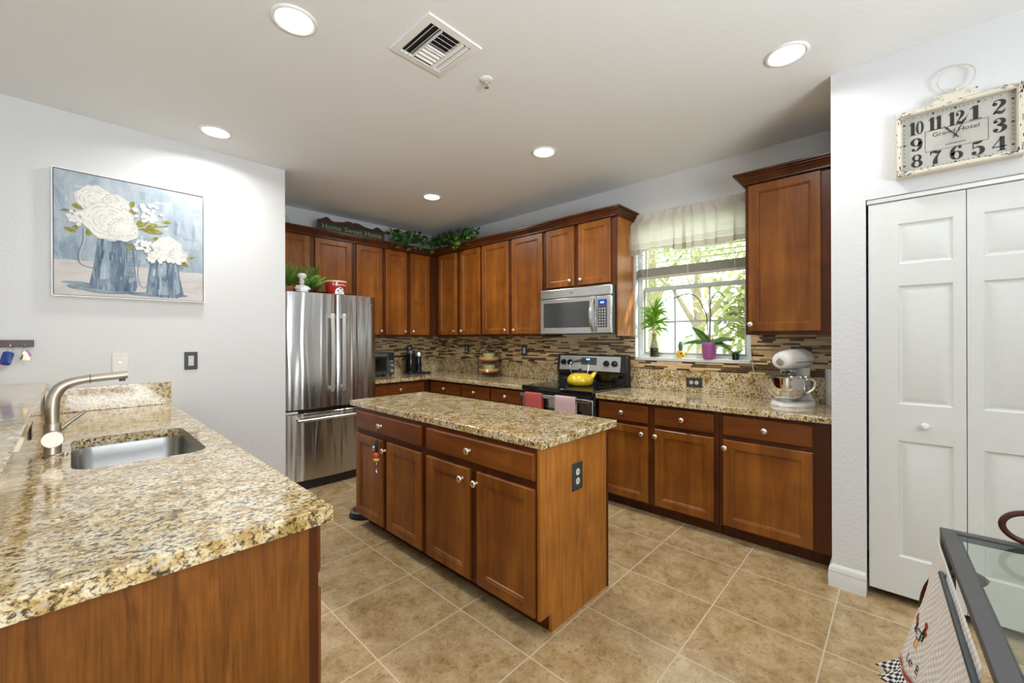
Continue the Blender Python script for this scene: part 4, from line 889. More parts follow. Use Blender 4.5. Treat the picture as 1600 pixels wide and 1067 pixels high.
def bloom(cu, cv, r, n=4, lay=7):
    # layered brush-stroke petals
    shape('art_petal_edge', [(cu+r*0.9*math.cos(2*PI*k/20), cv+r*0.75*math.sin(2*PI*k/20)) for k in range(20)], lay-0.5)
    for q in range(n):
        rr = r*(1-q*0.2); cnt = max(5, int(9-q*1.2))
        for k in range(cnt):
            a = 2*PI*k/cnt+q*0.4; pu, pv = cu+math.cos(a)*rr*0.55, cv+math.sin(a)*rr*0.55
            P = [(pu+rr*0.52*math.cos(b)*(1+0.1*math.sin(3*b+k)), pv+rr*0.46*math.sin(b)*(1+0.1*math.cos(4*b))) for b in [2*PI*i/14 for i in range(14)]]
            shape('art_petal', P, lay+q*2+0.15*k, 0.0008)
        for k in range(cnt):
            a = 2*PI*k/cnt+q*0.4; pu, pv = cu+math.cos(a)*rr*0.55, cv+math.sin(a)*rr*0.55
            arc = [(pu+rr*0.47*math.cos(b), pv+rr*0.42*math.sin(b)) for b in [a-0.75+1.5*i/5 for i in range(6)]]
            stroke('art_petal_edge', arc, 0.0028 if k % 2 else 0.0042, 8)
for k in range(30):     # dabs and vertical streaks on the pitchers
    big = k % 2 == 0; u = rnd.uniform(0.25, 0.47) if big else rnd.uniform(0.61, 0.80); v = rnd.uniform(0.50, 0.80) if big else rnd.uniform(0.69, 0.86); l_ = rnd.uniform(0.05, 0.13); w_ = rnd.uniform(0.006, 0.016)
    shape(rnd.choice(('art_jug', 'art_jug_pale', 'art_shade')), [(u, v), (u+w_, v+0.006), (u+w_*0.8+(u-0.36)*0.12*big, v+l_), (u-w_*0.2+(u-0.36)*0.12*big, v+l_*0.95)], 6)
bloom(0.245, 0.20, 0.12); bloom(0.37, 0.215, 0.09); bloom(0.33, 0.36, 0.165, 5, 10); bloom(0.42, 0.42, 0.10, 3, 12); bloom(0.73, 0.53, 0.105, 4, 9); bloom(0.80, 0.58, 0.06, 3, 9)
def sprig(cu, cv, ru, rv, n):
    for k in range(n):
        a, q = rnd.uniform(0, 2*PI), math.sqrt(rnd.random()); u, v = cu+ru*q*math.cos(a), cv+rv*q*math.sin(a); s = rnd.uniform(0.012, 0.02)
        shape('art_petal', [(u+s*math.cos(b)*(1+0.25*math.sin(4*b)), v+s*math.sin(b)*(1+0.25*math.sin(4*b))) for b in [2*PI*i/10 for i in range(10)]], 9+0.1*(k % 8), 0.0008)
shape('art_petal', [(0.45+0.035*math.cos(2*PI*k/16), 0.36+0.03*math.sin(2*PI*k/16)) for k in range(16)], 20)
sprig(0.58, 0.24, 0.10, 0.085, 34); sprig(0.145, 0.36, 0.06, 0.07, 18); sprig(0.65, 0.62, 0.07, 0.055, 24); sprig(0.56, 0.535, 0.06, 0.05, 16); sprig(0.80, 0.63, 0.08, 0.03, 14)
obj('canvas', m, None, t, smooth=0)

# ------------------------------------------------------------------ clock
t = thing('wall_clock', 'distressed cream rectangular wall clock with ring handle above the pantry door', 'clock', (XD-0.001, -0.184, 2.182), R90)
CW, CH, CD = 0.412, 0.318, 0.058
m = MB(); h = CW/2; b_ = 0.022
R = []
for s, y in ((0, 0), (0, -CD+0.006), (0.005, -CD), (b_-0.005, -CD), (b_, -CD+0.006), (b_, -0.030)):
    R.append([(-h+s, y, s), (h-s, y, s), (h-s, y, CH-s), (-h+s, y, CH-s)])
m.mat('cream_paint').rings(R, True, False)
rn = random.Random(5)
m.mat('ink')
for k in range(120):       # chips in the paint
    side = rn.randrange(4); u = rn.choice((rn.uniform(0, 0.14), rn.uniform(0.86, 1), rn.random())); ww = rn.uniform(0.004, 0.016); q = rn.uniform(0.001, b_-0.003)
    if side < 2:
        x = -h+0.004+u*(CW-0.02); z = q if side == 0 else CH-q-0.002; m.box(x, x+ww, -CD-0.0003, -CD+0.001, z, z+rn.uniform(0.0012, 0.003))
    else:
        z = 0.004+u*(CH-0.02); x = -h+q if side == 2 else h-q-0.002; m.box(x, x+rn.uniform(0.0012, 0.003), -CD-0.0003, -CD+0.001, z, z+ww)
obj('frame', m, None, t)
d = MB(); d.mat('dial').box(-h+b_-0.002, h-b_+0.002, -0.029, -0.020, b_-0.002, CH-b_+0.002)
d.mat('ink'); DF0, DF1 = -0.0302, -0.0288
def ell(cx, cz, a, b, n=28): return [(cx+a*math.cos(2*PI*k/n), cz+b*math.sin(2*PI*k/n)) for k in range(n)]
def ringshape(cx, cz, a0, b0, a1, b1, n=28):
    O_, I_ = ell(cx, cz, a0, b0, n), ell(cx, cz, a1, b1, n)
    for k in range(n): d.prism([O_[k], O_[(k+1) % n], I_[(k+1) % n], I_[k]], DF0, DF1)
def digit(ch, x, z, s, xs=1.0):
    T = lambda p: (x+p[0]*s*xs, z+p[1]*s)
    def st(pts, wd_):
        n = 6; P = catmull(pts, n); Wd = [w_[0] for w_ in catmull([(q,) for q in wd_], n)]
        d.ribbon([T(p) for p in P], [q*s*(0.5+0.5*xs) for q in Wd], DF0, DF1)
    def ball(px, pz, r): d.prism([T(q) for q in ell(px, pz, r, r, 14)], DF0, DF1)
    def rg(cx, cz, a0, b0, a1, b1): ringshape(*T((cx, cz)), a0*s*xs, b0*s, a1*s*xs, b1*s)
    if ch == '0': rg(0.3, 0.5, 0.31, 0.5, 0.12, 0.45)
    elif ch == '1': st([(0.27, 0.02), (0.27, 1.0)], [0.25, 0.25]); st([(0.0, 0.025), (0.54, 0.025)], [0.05, 0.05]); st([(0.0, 0.82), (0.1, 0.86), (0.18, 0.98)], [0.05, 0.07, 0.06])
    elif ch == '2': ball(0.13, 0.73, 0.11); st([(0.06, 0.74), (0.12, 0.92), (0.3, 0.98), (0.48, 0.86), (0.48, 0.66), (0.28, 0.40), (0.07, 0.10)], [0.05, 0.05, 0.07, 0.2, 0.22, 0.1, 0.05]); st([(0.05, 0.05), (0.22, 0.15), (0.42, 0.07), (0.58, 0.28)], [0.05, 0.18, 0.17, 0.04])
    elif ch == '3': ball(0.13, 0.78, 0.10); st([(0.06, 0.80), (0.14, 0.94), (0.3, 0.98), (0.45, 0.86), (0.44, 0.66), (0.2, 0.54)], [0.05, 0.05, 0.07, 0.2, 0.2, 0.05]); st([(0.2, 0.53), (0.46, 0.44), (0.50, 0.22), (0.3, 0.02), (0.08, 0.10)], [0.05, 0.18, 0.23, 0.06, 0.05]); ball(0.13, 0.20, 0.115)
    elif ch == '4': st([(0.42, 0.98), (0.02, 0.30)], [0.05, 0.05]); st([(0.0, 0.29), (0.64, 0.29)], [0.06, 0.06]); st([(0.44, 0.02), (0.44, 0.98)], [0.22, 0.22]); st([(0.22, 0.02), (0.64, 0.02)], [0.045, 0.045])
    elif ch == '5': st([(0.10, 0.92), (0.3, 0.90), (0.52, 0.97)], [0.10, 0.17, 0.06]); st([(0.10, 0.95), (0.09, 0.50)], [0.05, 0.05]); st([(0.09, 0.52), (0.28, 0.62), (0.47, 0.50), (0.49, 0.22), (0.3, 0.02), (0.08, 0.10)], [0.04, 0.07, 0.2, 0.23, 0.06, 0.05]); ball(0.13, 0.20, 0.115)
    elif ch == '6': rg(0.32, 0.30, 0.30, 0.31, 0.11, 0.25); st([(0.52, 0.93), (0.34, 0.98), (0.14, 0.76), (0.10, 0.35)], [0.05, 0.06, 0.19, 0.22]); ball(0.47, 0.86, 0.09)
    elif ch == '7': st([(0.05, 0.88), (0.22, 0.94), (0.40, 0.86), (0.56, 0.94)], [0.06, 0.17, 0.17, 0.06]); st([(0.05, 0.98), (0.05, 0.70)], [0.05, 0.05]); st([(0.56, 0.95), (0.36, 0.58), (0.28, 0.28), (0.27, 0.0)], [0.04, 0.12, 0.22, 0.26])
    elif ch == '8': rg(0.3, 0.74, 0.25, 0.26, 0.10, 0.21); rg(0.3, 0.28, 0.30, 0.28, 0.11, 0.22)
    elif ch == '9': rg(0.30, 0.69, 0.30, 0.31, 0.11, 0.25); st([(0.10, 0.07), (0.28, 0.02), (0.48, 0.24), (0.52, 0.65)], [0.05, 0.06, 0.19, 0.22]); ball(0.15, 0.14, 0.09)
S = 0.064
for s_, xx, zz in (('12', 0.002, 0.236), ('1', 0.064, 0.240), ('2', 0.134, 0.239), ('3', 0.136, 0.155), ('4', 0.134, 0.072), ('5', 0.070, 0.072), ('6', 0.002, 0.073), ('7', -0.066, 0.071), ('8', -0.132, 0.072), ('9', -0.134, 0.153), ('10', -0.132, 0.234), ('11', -0.066, 0.236)):
    wds = {'0': 0.6, '1': 0.52}; xs = 0.70 if len(s_) > 1 else 1.08; tot = sum(wds.get(c, 0.58) for c in s_)*S*xs
    x = xx-tot/2
    for c in s_: digit(c, x, zz-S/2, S, xs); x += wds.get(c, 0.60)*S*xs
# inner box, lettering, minute marks
bx0, bx1, bz0, bz1 = -0.102, 0.104, 0.104, 0.205
for a0, a1, c0, c1 in ((bx0, bx1, bz0, bz0+0.0012), (bx0, bx1, bz1-0.0012, bz1), (bx0, bx0+0.0012, bz0, bz1), (bx1-0.0012, bx1, bz0, bz1)): d.box(a0, a1, DF0, DF1, c0, c1)
d.text('Grand Hotel', 0.027, (0.0, -0.0293, 0.172), ext=0.0004, sx=1.12); d.text('LONDON', 0.0125, (0.0, -0.0293, 0.118), ext=0.0004, sx=1.2)
mk = 0.176; mz = 0.128
for k in range(60):
    a = 2*PI*k/60; sx_, cz_ = math.sin(a), math.cos(a); sc_ = min(mk/max(abs(sx_), 1e-6), mz/max(abs(cz_), 1e-6)); x, z = sx_*sc_, 0.159+cz_*sc_; r_ = 0.0042 if k % 5 == 0 else 0.0018
    d.box(x-r_, x+r_, DF0, DF1, z-r_*0.9, z+r_*0.9)
obj('dial', d, None, t, smooth=0)
def hand(ang, ln, nm, y):
    m = MB(); ca, sa = math.sin(ang), math.cos(ang)
    P = [(-0.0015, -0.018), (0.0015, -0.018), (0.0018, ln*0.55), (0.004, ln*0.68), (0.0012, ln*0.80), (0.0004, ln), (-0.0004, ln), (-0.0012, ln*0.80), (-0.004, ln*0.68), (-0.0018, ln*0.55)]
    m.prism([(p[0]*sa+p[1]*ca, 0.159-p[0]*ca+p[1]*sa) for p in P], y-0.001, y)
    obj(nm, m, 'ink', t, smooth=0)
hand(math.radians(-36), 0.068, 'hour_hand', -0.033); hand(math.radians(27), 0.098, 'minute_hand', -0.035)
obj('hub', MB().lathe([(0.0, -0.037), (0.005, -0.037), (0.0055, -0.032), (0.0055, -0.0303)], 16, (0, 0, 0.159), 'y'), 'ink', t)
# top plate and carrying ring
m = MB(); m.mat('cream_paint').prism([(-0.081, CH+0.0005), (0.083, CH+0.0005), (0.080, CH+0.012), (0.073, CH+0.016), (0.070, CH+0.036), (-0.068, CH+0.036), (-0.071, CH+0.016), (-0.079, CH+0.012)], -CD+0.006, -0.008); m.mat('ink')
for k in range(16): x = rn.choice((rn.uniform(-0.07, -0.04), rn.uniform(0.03, 0.065))); z = CH+rn.uniform(0.006, 0.034); m.box(x, x+rn.uniform(0.003, 0.009), -CD+0.0055, -CD+0.0065, z, z+0.002)
tp_ = obj('top_plate', m, None, t)
obj('ring_stud', MB().lathe([(0.005, CH+0.0362), (0.005, CH+0.050), (0.008, CH+0.054), (0.007, CH+0.062), (0.0, CH+0.066)], 12, (0.004, -0.030, 0)), 'cream_paint', tp_)
obj('carrying_ring', MB().tube([(0.004+0.062*math.cos(a), -0.030, CH+0.108+0.060*math.sin(a)) for a in [2*PI*k/44 for k in range(44)]], 0.0032, 8, True), 'cream_paint', t)

# ------------------------------------------------------------------ things on top of the cabinets
CTZ = 2.5505
t = thing('wooden_sign', 'dark green wooden Home Sweet Home sign on top of the cabinets above the fridge', 'sign', (2.203, UYF-0.034, CTZ))
sw = 0.392
obj('board', BX(-sw, sw, -0.008, 0.008, 0.0, 0.098), 'sign_green', t, bevel=0.001)
crest = [(-sw, 0.0985), (-sw, 0.108), (-sw+0.03, 0.118), (-sw+0.085, 0.148), (-sw+0.11, 0.146), (-sw+0.14, 0.122), (-0.22, 0.112), (-0.12, 0.126), (-0.07, 0.146), (-0.03, 0.146), (0.0, 0.138), (0.03, 0.146), (0.07, 0.146), (0.12, 0.126), (0.22, 0.112), (sw-0.14, 0.122), (sw-0.11, 0.146), (sw-0.085, 0.148), (sw-0.03, 0.118), (sw, 0.108), (sw, 0.0985)]
obj('crest', MB().prism(crest, -0.010, 0.008), 'sign_trim', t, smooth=0)
m = MB().box(-sw+0.002, sw-0.002, -0.0105, -0.0083, 0.090, 0.097); m.box(-sw+0.002, sw-0.002, -0.0105, -0.0083, 0.001, 0.007); obj('trim_strip', m, 'sign_trim', t)
for wd_, xx in (('Home', -0.245), ('Sweet', 0.0), ('Home', 0.245)): obj('lettering', MB().text(wd_, 0.074, (xx, -0.0092, 0.024), ext=0.0008, sx=1.14), 'sign_letter', t, smooth=0)
t = thing('decorative_plate', 'green round plate leaning above the fridge, half hidden by the white wall', 'plate', (1.478, UYF+0.10, CTZ-0.060))
m = MB(); m.at((0, 0, 0.105), (-0.18, 0, 0)).lathe([(0.0, -0.006), (0.06, -0.006), (0.072, -0.012), (0.100, -0.018), (0.102, -0.014), (0.07, -0.004), (0.0, 0.0)], 40, (0, 0, 0), 'y')
obj('dish', m, 'celadon', t, smooth=50)
def ivy(name, label, loc, pts, n, seed, spill):
    t = thing(name, label, 'ivy', loc); r = random.Random(seed)
    P = catmull(pts, 8)
    obj('vine', MB().tube(P, 0.003, 6), 'stem_brown', t)
    m = MB(); m.mats = ['leaf_dark', 'leaf_fern']
    for k in range(n):
        m.cur = 0 if r.random() < 0.78 else 1
        p = P[r.randrange(len(P))]; q = (p[0]+r.uniform(-0.07, 0.07), p[1]+r.uniform(-0.06, 0.05), max(p[2]+r.uniform(-0.01, 0.12), 0.004))
        q = (q[0], q[1], q[2]) if r.random() > 0.12 or not spill else (q[0]+spill[0], q[1]+spill[1], r.uniform(-0.07, 0.02))
        s = r.uniform(0.022, 0.042); m.at(q, (r.uniform(0.6, 2.0), r.uniform(-0.5, 0.5), r.uniform(-0.6, 0.6)+spill[2]))
        L = [(0, 0, 0), (0.55*s, -0.25*s, 0), (1.0*s, 0.1*s, -0.1*s), (0.62*s, 0.35*s, 0), (0.75*s, 0.95*s, -0.12*s), (0.3*s, 0.72*s, 0), (0, 1.35*s, -0.2*s), (-0.3*s, 0.72*s, 0), (-0.75*s, 0.95*s, -0.12*s), (-0.62*s, 0.35*s, 0), (-1.0*s, 0.1*s, -0.1*s), (-0.55*s, -0.25*s, 0), (0, 0.45*s, 0.1*s)]
        m.add(L, [(i, i+1, 12) for i in range(11)]+[(11, 0, 12)])
    m.at(); obj('leaves', m, None, t, smooth=0)
ivy('ivy_garland', 'green ivy garland on the cabinet tops right of the sign', (2.98, UYF-0.03, CTZ), [(-0.26, 0.01, 0.06), (-0.2, 0, 0.03), (-0.1, -0.01, 0.02), (0.0, 0.0, 0.05), (0.1, 0.02, 0.09), (0.2, 0.01, 0.03), (0.29, -0.03, 0.03)], 190, 11, (0.0, -0.075, 0.0))
ivy('ivy_garland', 'green ivy garland on the cabinet tops along the window wall', (UXF-0.02, 4.20, CTZ), [(0.0, 0.30, 0.03), (0.0, 0.2, 0.06), (0.02, 0.1, 0.05), (0.03, -0.05, 0.05), (0.02, -0.2, 0.06), (0.01, -0.32, 0.04), (0.0, -0.44, 0.03)], 240, 12, (-0.07, 0.0, -PI/2))
# ------------------------------------------------------------------ things on the fridge
def fern(label, loc, n, seed, ln, pot, lean=(0, 0)):
    t = thing('potted_fern', label, 'plant', loc); r = random.Random(seed)
    pt = obj('pot', MB().lathe([(0.048, 0.0), (0.062, 0.05), (0.066, 0.05), (0.066, 0.062), (0.058, 0.062), (0.056, 0.052), (0.0, 0.052)], 24), pot, t)
    m = MB()
    for k in range(n):
        a = 2*PI*k/n+r.uniform(-0.3, 0.3); el = r.uniform(0.55, 1.4); L = ln*r.uniform(0.7, 1.1)
        d = Vector((math.cos(a)*math.cos(el)+lean[0], math.sin(a)*math.cos(el)*0.8+lean[1], math.sin(el))).normalized(); p = Vector((0, 0, 0.055)); side = d.cross(Vector((0, 0, 1))).normalized()
        for s in range(11):
            w_ = 0.042*math.sin(PI*(0.15+0.85*s/11))*ln/0.2
            for sg in (-1, 1): m.blade(tuple(p), tuple(d*0.55+side*sg), w_*0.85, 0.016, 0.25, 2, up=(0.3, -0.8, 0.5))
            d = (d+Vector((0, 0, -0.10))).normalized(); p = p+d*L/11
            if p.z < 0.012: p.z = 0.012
    obj('fronds', m, 'leaf_fern', t, smooth=0)
fern('small fern in a red pot on the fridge, at the white wall edge', (1.372, 4.125, 1.7985), 18, 2, 0.25, 'terracotta')
fern('larger fern on the fridge between figurine and red dog bowl', (1.590, 4.190, 1.7985), 28, 4, 0.32, 'dark_wood')
t = thing('chef_figurine', 'white ceramic cook figurine with a tall hat on the fridge', 'figurine', (1.478, 4.075, 1.7985))
obj('body', MB().lathe([(0.046, 0.0), (0.056, 0.02), (0.055, 0.045), (0.040, 0.072), (0.022, 0.085), (0.014, 0.090)], 22), 'white_enamel', t, smooth=60)
obj('head', MB().lathe([(0.012, 0.088), (0.022, 0.096), (0.025, 0.110), (0.021, 0.124), (0.016, 0.128)], 18), 'ivory', t, smooth=60)
obj('chef_hat', MB().lathe([(0.022, 0.126), (0.022, 0.144), (0.038, 0.156), (0.042, 0.174), (0.030, 0.190), (0.0, 0.193)], 18), 'white_enamel', t, smooth=60)
m = MB()
for s in (-1, 1): m.tube([(s*0.040, 0, 0.068), (s*0.058, -0.02, 0.048), (s*0.030, -0.050, 0.040)], [0.014, 0.013, 0.011], 10)
obj('arms', m, 'white_enamel', t, smooth=60)
t = thing('dog_treat_bowl', 'red dog treat bowl with a spotted dog face on the fridge', 'bowl', (1.812, 4.115, 1.7985)); t.scale = (1.07, 1.07, 1.0)
prof = [(0.074, 0.0), (0.080, 0.006), (0.092, 0.135)]
obj('bowl', MB().lathe(prof+[(0.086, 0.135), (0.076, 0.012), (0.0, 0.010)], 40), 'red_enamel', t, smooth=40)
obj('rim', MB().lathe([(0.0925, 0.1352), (0.097, 0.138), (0.097, 0.150), (0.091, 0.152), (0.086, 0.145), (0.086, 0.1352)], 40, cap0=False, cap1=False), 'cream_glaze', t, smooth=40)
def on_bowl(mb, u, z, a_, b_, th, half=False, n=14):   # rounded patch wrapped on the curved side of the bowl
    V = []
    for i in range(n+1):
        du = -a_+2*a_*i/n; hh_ = b_*math.sqrt(max(0.0, 1-(du/a_)**2))
        for zz in ((z if half else z-hh_), z+hh_+0.0002):
            R = 0.080+(0.092-0.080)*(zz-0.006)/0.129+th; an = (u+du)/0.088
            V.append((R*math.sin(an), -R*math.cos(an), zz))
    mb.add(V, [(2*i, 2*i+2, 2*i+3, 2*i+1) for i in range(n)])
m = MB(); m.mat('white_enamel'); on_bowl(m, 0.004, 0.020, 0.050, 0.066, 0.0012, True)
m.mat('ink')
for u, z, a_, b_2 in ((-0.016, 0.050, 0.0075, 0.009), (0.008, 0.074, 0.010, 0.008), (0.034, 0.054, 0.006, 0.010), (0.006, 0.036, 0.006, 0.004)): on_bowl(m, u, z, a_, b_2, 0.0022, False, 8)
obj('dog_face', m, None, t, smooth=0)
for wd_, xx in (('Yappy', -0.028), ('Hour', 0.046)):
    tm = MB().text(wd_, 0.030, (0, 0, 0), ext=0.0, sx=1.0)
    tm.v = [((0.080+0.012*(0.094+z)/0.129+0.0012)*math.sin((x+xx)/0.088), -(0.080+0.012*(0.094+z)/0.129+0.0012)*math.cos((x+xx)/0.088), 0.102+z) for x, y, z in tm.v]
    obj('lettering', tm, 'white_enamel', t, smooth=0)

# ------------------------------------------------------------------ counter appliances
t = thing('toaster_oven', 'dark grey toaster oven on the counter right beside the fridge', 'toaster oven', (2.335, 4.640, 0.9145))
W_, D_ = 0.447, 0.235
obj('body', BX(0, W_, 0, D_, 0.018, 0.296), 'gunmetal', t, bevel=0.008, seg=3)
td = obj('door', BX(0.012, 0.352, -0.012, -0.0005, 0.040, 0.280), 'gunmetal', t, bevel=0.004)
obj('door_glass', BX(0.035, 0.330, -0.0145, -0.0123, 0.062, 0.235), 'black_gloss', td, bevel=0.002)
obj('handle', MB().tube([(0.04, -0.030, 0.262), (0.325, -0.030, 0.262)], 0.009, 12).box(0.05, 0.062, -0.030, -0.0123, 0.256, 0.268).box(0.303, 0.315, -0.030, -0.0123, 0.256, 0.268), 'steel', td)
obj('display', BX(0.366, 0.436, -0.0035, -0.0003, 0.200, 0.284), 'black_gloss', t, bevel=0.002)
m = MB(); 
obj('button_row', BX(0.372, 0.430, -0.005, -0.0003, 0.176, 0.186), 'steel', t)
for z in (0.132, 0.066): obj('knob', MB().lathe([(0.0, -0.022), (0.019, -0.022), (0.021, -0.018), (0.022, -0.0004)], 20, (0.402, 0, z), 'y'), 'satin_knob', t)
m = MB()
for x in (0.03, W_-0.05):
    for y in (0.02, D_-0.04): m.box(x, x+0.02, y, y+0.02, 0.0, 0.0178)
obj('feet', m, 'black_plastic', t)
t = thing('coffee_maker', 'black and chrome capsule coffee maker in the counter corner', 'coffee maker', (3.095, 4.690, 0.9145))
obj('base', MB().prism(rrect(-0.105, 0.235, -0.085, 0.095, 0.05), 0, 0.022, 'xy'), 'black_plastic', t, bevel=0.003)
obj('water_tank', MB().lathe([(0.070, 0.0225), (0.070, 0.262), (0.066, 0.266), (0.0, 0.266)], 28, (-0.035, 0.02, 0)), 'black_gloss', t, smooth=40)
obj('tank_lid', MB().lathe([(0.062, 0.2665), (0.060, 0.300), (0.052, 0.310), (0.0, 0.312)], 28, (-0.035, 0.02, 0)), 'gunmetal', t, smooth=40)
obj('brew_body', MB().lathe([(0.056, 0.0225), (0.056, 0.226)], 28, (0.085, 0.02, 0)), 'black_gloss', t, smooth=40)
obj('brew_head', MB().lathe([(0.0575, 0.2262), (0.060, 0.245), (0.056, 0.268), (0.040, 0.290), (0.018, 0.302), (0.0, 0.304)], 28, (0.085, 0.010, 0)), 'handle_steel', t, smooth=60)
obj('spout_column', BX(0.092, 0.112, -0.048, -0.037, 0.0225, 0.222), 'chrome', t, bevel=0.002)
obj('cup_grid', MB().lathe([(0.045, 0.0223), (0.045, 0.028), (0.0, 0.028)], 24, (0.175, -0.025, 0)), 'steel', t)
obj('power_cord', MB().tube(catmull([(-0.10, 0.06, 0.03), (-0.135, 0.10, 0.06), (-0.14, 0.14, 0.14), (-0.11, 0.165, 0.22), (-0.02, 0.185, 0.28)], 6), 0.004, 8), 'black_plastic', t)
# plate rack with two tiers
CXY = (3.515, 3.672)
t = thing('plate_rack', 'black wrought iron two-tier arched plate rack on the corner counter', 'plate rack', (CXY[0]-0.02, CXY[1], 0.9145), 0.0)
m = MB(); hh = 0.115; ww_ = 0.098
def rt(p): return (p[0]*0.728+p[1]*0.685, p[0]*-0.685*-1*0+p[1]*0+0, p[2])
dr_ = Vector((0.685, -0.728, 0)); ar = []
ah = [(-0.135, 0.0), (-0.135, 0.2), (-0.128, 0.28), (-0.09, 0.36), (0.0, 0.402), (0.09, 0.36), (0.128, 0.28), (0.135, 0.2), (0.135, 0.0)]
ap = [(dr_.x*a*0.98, dr_.y*a*0.98, z) for a, z in ah]
m.tube(catmull(ap, 6), 0.005, 8)
obj('arch', m, 'black_iron', t, smooth=50)
fv = Vector((0.728, 0.685, 0))
m = MB()
for a in (-0.075, 0.075): m.tube([tuple(fv*a+Vector((0, 0, 0.0055))), tuple(fv*a+Vector((0, 0, 0.026)))], 0.005, 8)
m.tube([(0.10*math.cos(2*PI*k/28), 0.10*math.sin(2*PI*k/28), 0.0300) for k in range(28)], 0.004, 8, True)
m.tube([tuple(dr_*-0.13+Vector((0, 0, 0.030))), tuple(dr_*0.13+Vector((0, 0, 0.030)))], 0.004, 8)
obj('lower_ring', m, 'black_iron', t, smooth=50)
m = MB().tube([(0.10*math.cos(2*PI*k/28), 0.10*math.sin(2*PI*k/28), 0.168) for k in range(28)], 0.004, 8, True); m.tube([tuple(dr_*-0.13+Vector((0, 0, 0.168))), tuple(dr_*0.13+Vector((0, 0, 0.168)))], 0.004, 8)
obj('upper_ring', m, 'black_iron', t, smooth=50)
m = MB()
for s in (-1, 1): m.tube(catmull([tuple(dr_*s*0.004+Vector((0, 0, 0.39))), tuple(dr_*s*0.012+Vector((0, 0, 0.33))), tuple(dr_*s*0.05+Vector((0, 0, 0.315))), tuple(dr_*s*0.065+Vector((0, 0, 0.285))), tuple(dr_*s*0.05+Vector((0, 0, 0.262)))], 6), 0.004, 8)
obj('scroll', m, 'black_iron', t, smooth=50)
def crock(name, label, cat, z, prof, mat, grp):
    t = thing(name, label, cat, (CXY[0]-0.02, CXY[1], 0.9145+z), 0, grp); return obj(name.split('_')[-1]+'_shell', MB().lathe(prof, 36), mat, t, smooth=40)
pl = [(0.055, 0.0), (0.060, 0.0), (0.080, 0.006), (0.116, 0.020), (0.127, 0.032), (0.1255, 0.034), (0.114, 0.0235), (0.078, 0.0105), (0.0, 0.0085)]
for tier, z0, nm in (('lower', 0.0345, 'lower'), ('upper', 0.1725, 'upper')):
    crock('dinner_plate', 'rust red plate at the bottom of the %s rack tier' % nm, 'plate', z0, pl, 'rust_glaze', 'plates on the iron rack')
    crock('dinner_plate', 'cream plate in the middle of the %s rack tier' % nm, 'plate', z0+0.0135, pl, 'cream_glaze', 'plates on the iron rack')
    crock('dinner_plate', 'yellow plate on top in the %s rack tier' % nm, 'plate', z0+0.027, pl, 'yellow_glaze', 'plates on the iron rack')
    crock('soup_bowl', 'pale green bowl on the yellow plate of the %s rack tier' % nm, 'bowl', z0+0.0378, [(0.038, 0.0), (0.042, 0.004), (0.064, 0.024), (0.078, 0.072), (0.075, 0.072), (0.060, 0.026), (0.038, 0.009), (0.0, 0.008)], 'celadon', 'bowls on the iron rack')

# stand mixer (local: +x towards the beater end)
t = thing('stand_mixer', 'white stand mixer with a steel bowl on the right counter', 'stand mixer', (3.442, 0.550, 0.9145), PI-0.30)
foot = []
for k in range(28):
    a = 2*PI*k/28; x = 0.175*math.cos(a)+0.005; y = 0.118*math.sin(a); y *= 1.0+0.12*math.cos(a); foot.append((x, y))
R = []
for s, z in ((1.0, 0.0), (1.02, 0.008), (0.97, 0.026), (0.80, 0.036)): R.append([(p[0]*s, p[1]*s, z) for p in foot])
obj('foot', MB().rings(R), 'white_enamel', t, smooth=50)
R = []
for z, x0, a, b in ((0.030, -0.085, 0.075, 0.080), (0.07, -0.095, 0.052, 0.058), (0.13, -0.100, 0.042, 0.048), (0.20, -0.098, 0.046, 0.050), (0.255, -0.090, 0.060, 0.056)):
    R.append([(x0+a*math.cos(2*PI*k/24), b*math.sin(2*PI*k/24), z) for k in range(24)])
obj('column', MB().rings(R), 'white_enamel', t, smooth=60)
R = []
for x, ry, rz, zc in ((-0.175, 0.020, 0.020, 0.318), (-0.168, 0.046, 0.046, 0.318), (-0.14, 0.064, 0.066, 0.315), (-0.08, 0.072, 0.078, 0.312), (0.0, 0.073, 0.080, 0.309), (0.08, 0.071, 0.076, 0.306), (0.14, 0.067, 0.069, 0.304), (0.165, 0.058, 0.059, 0.303), (0.173, 0.044, 0.044, 0.302)):
    R.append([(x, ry*math.cos(2*PI*k/28), zc+rz*math.sin(2*PI*k/28)*(1.0 if math.sin(2*PI*k/28) > 0 else 0.82)) for k in range(28)])
hd = obj('motor_head', MB().rings(R), 'white_enamel', t, smooth=60)
obj('trim_band', MB().tube([(x, sg*(0.0715-0.010*(abs(x)/0.13)**3), 0.298) for sg in (1,) for x in [-0.14+0.28*k/12 for k in range(13)]]+[(0.166, 0, 0.298)]+[(x, -(0.0715-0.010*(abs(x)/0.13)**3), 0.298) for x in [0.14-0.28*k/12 for k in range(13)]], 0.0035, 8), 'chrome', hd)
obj('hub_cap', MB().lathe([(0.024, 0.168), (0.024, 0.181), (0.020, 0.185), (0.0, 0.185)], 20, (0, 0, 0.302), 'x'), 'chrome', hd)
obj('knob', MB().lathe([(0.0, -0.092), (0.010, -0.092), (0.012, -0.086), (0.010, -0.066)], 14, (0.145, 0.02, 0.302), 'y'), 'black_plastic', hd)
obj('beater_collar', MB().lathe([(0.040, 0.205), (0.044, 0.215), (0.050, 0.248)], 24, (0.075, 0, 0)), 'chrome', t)
obj('beater_shaft', MB().lathe([(0.008, 0.12), (0.008, 0.2048)], 12, (0.075, 0, 0)), 'steel', t)
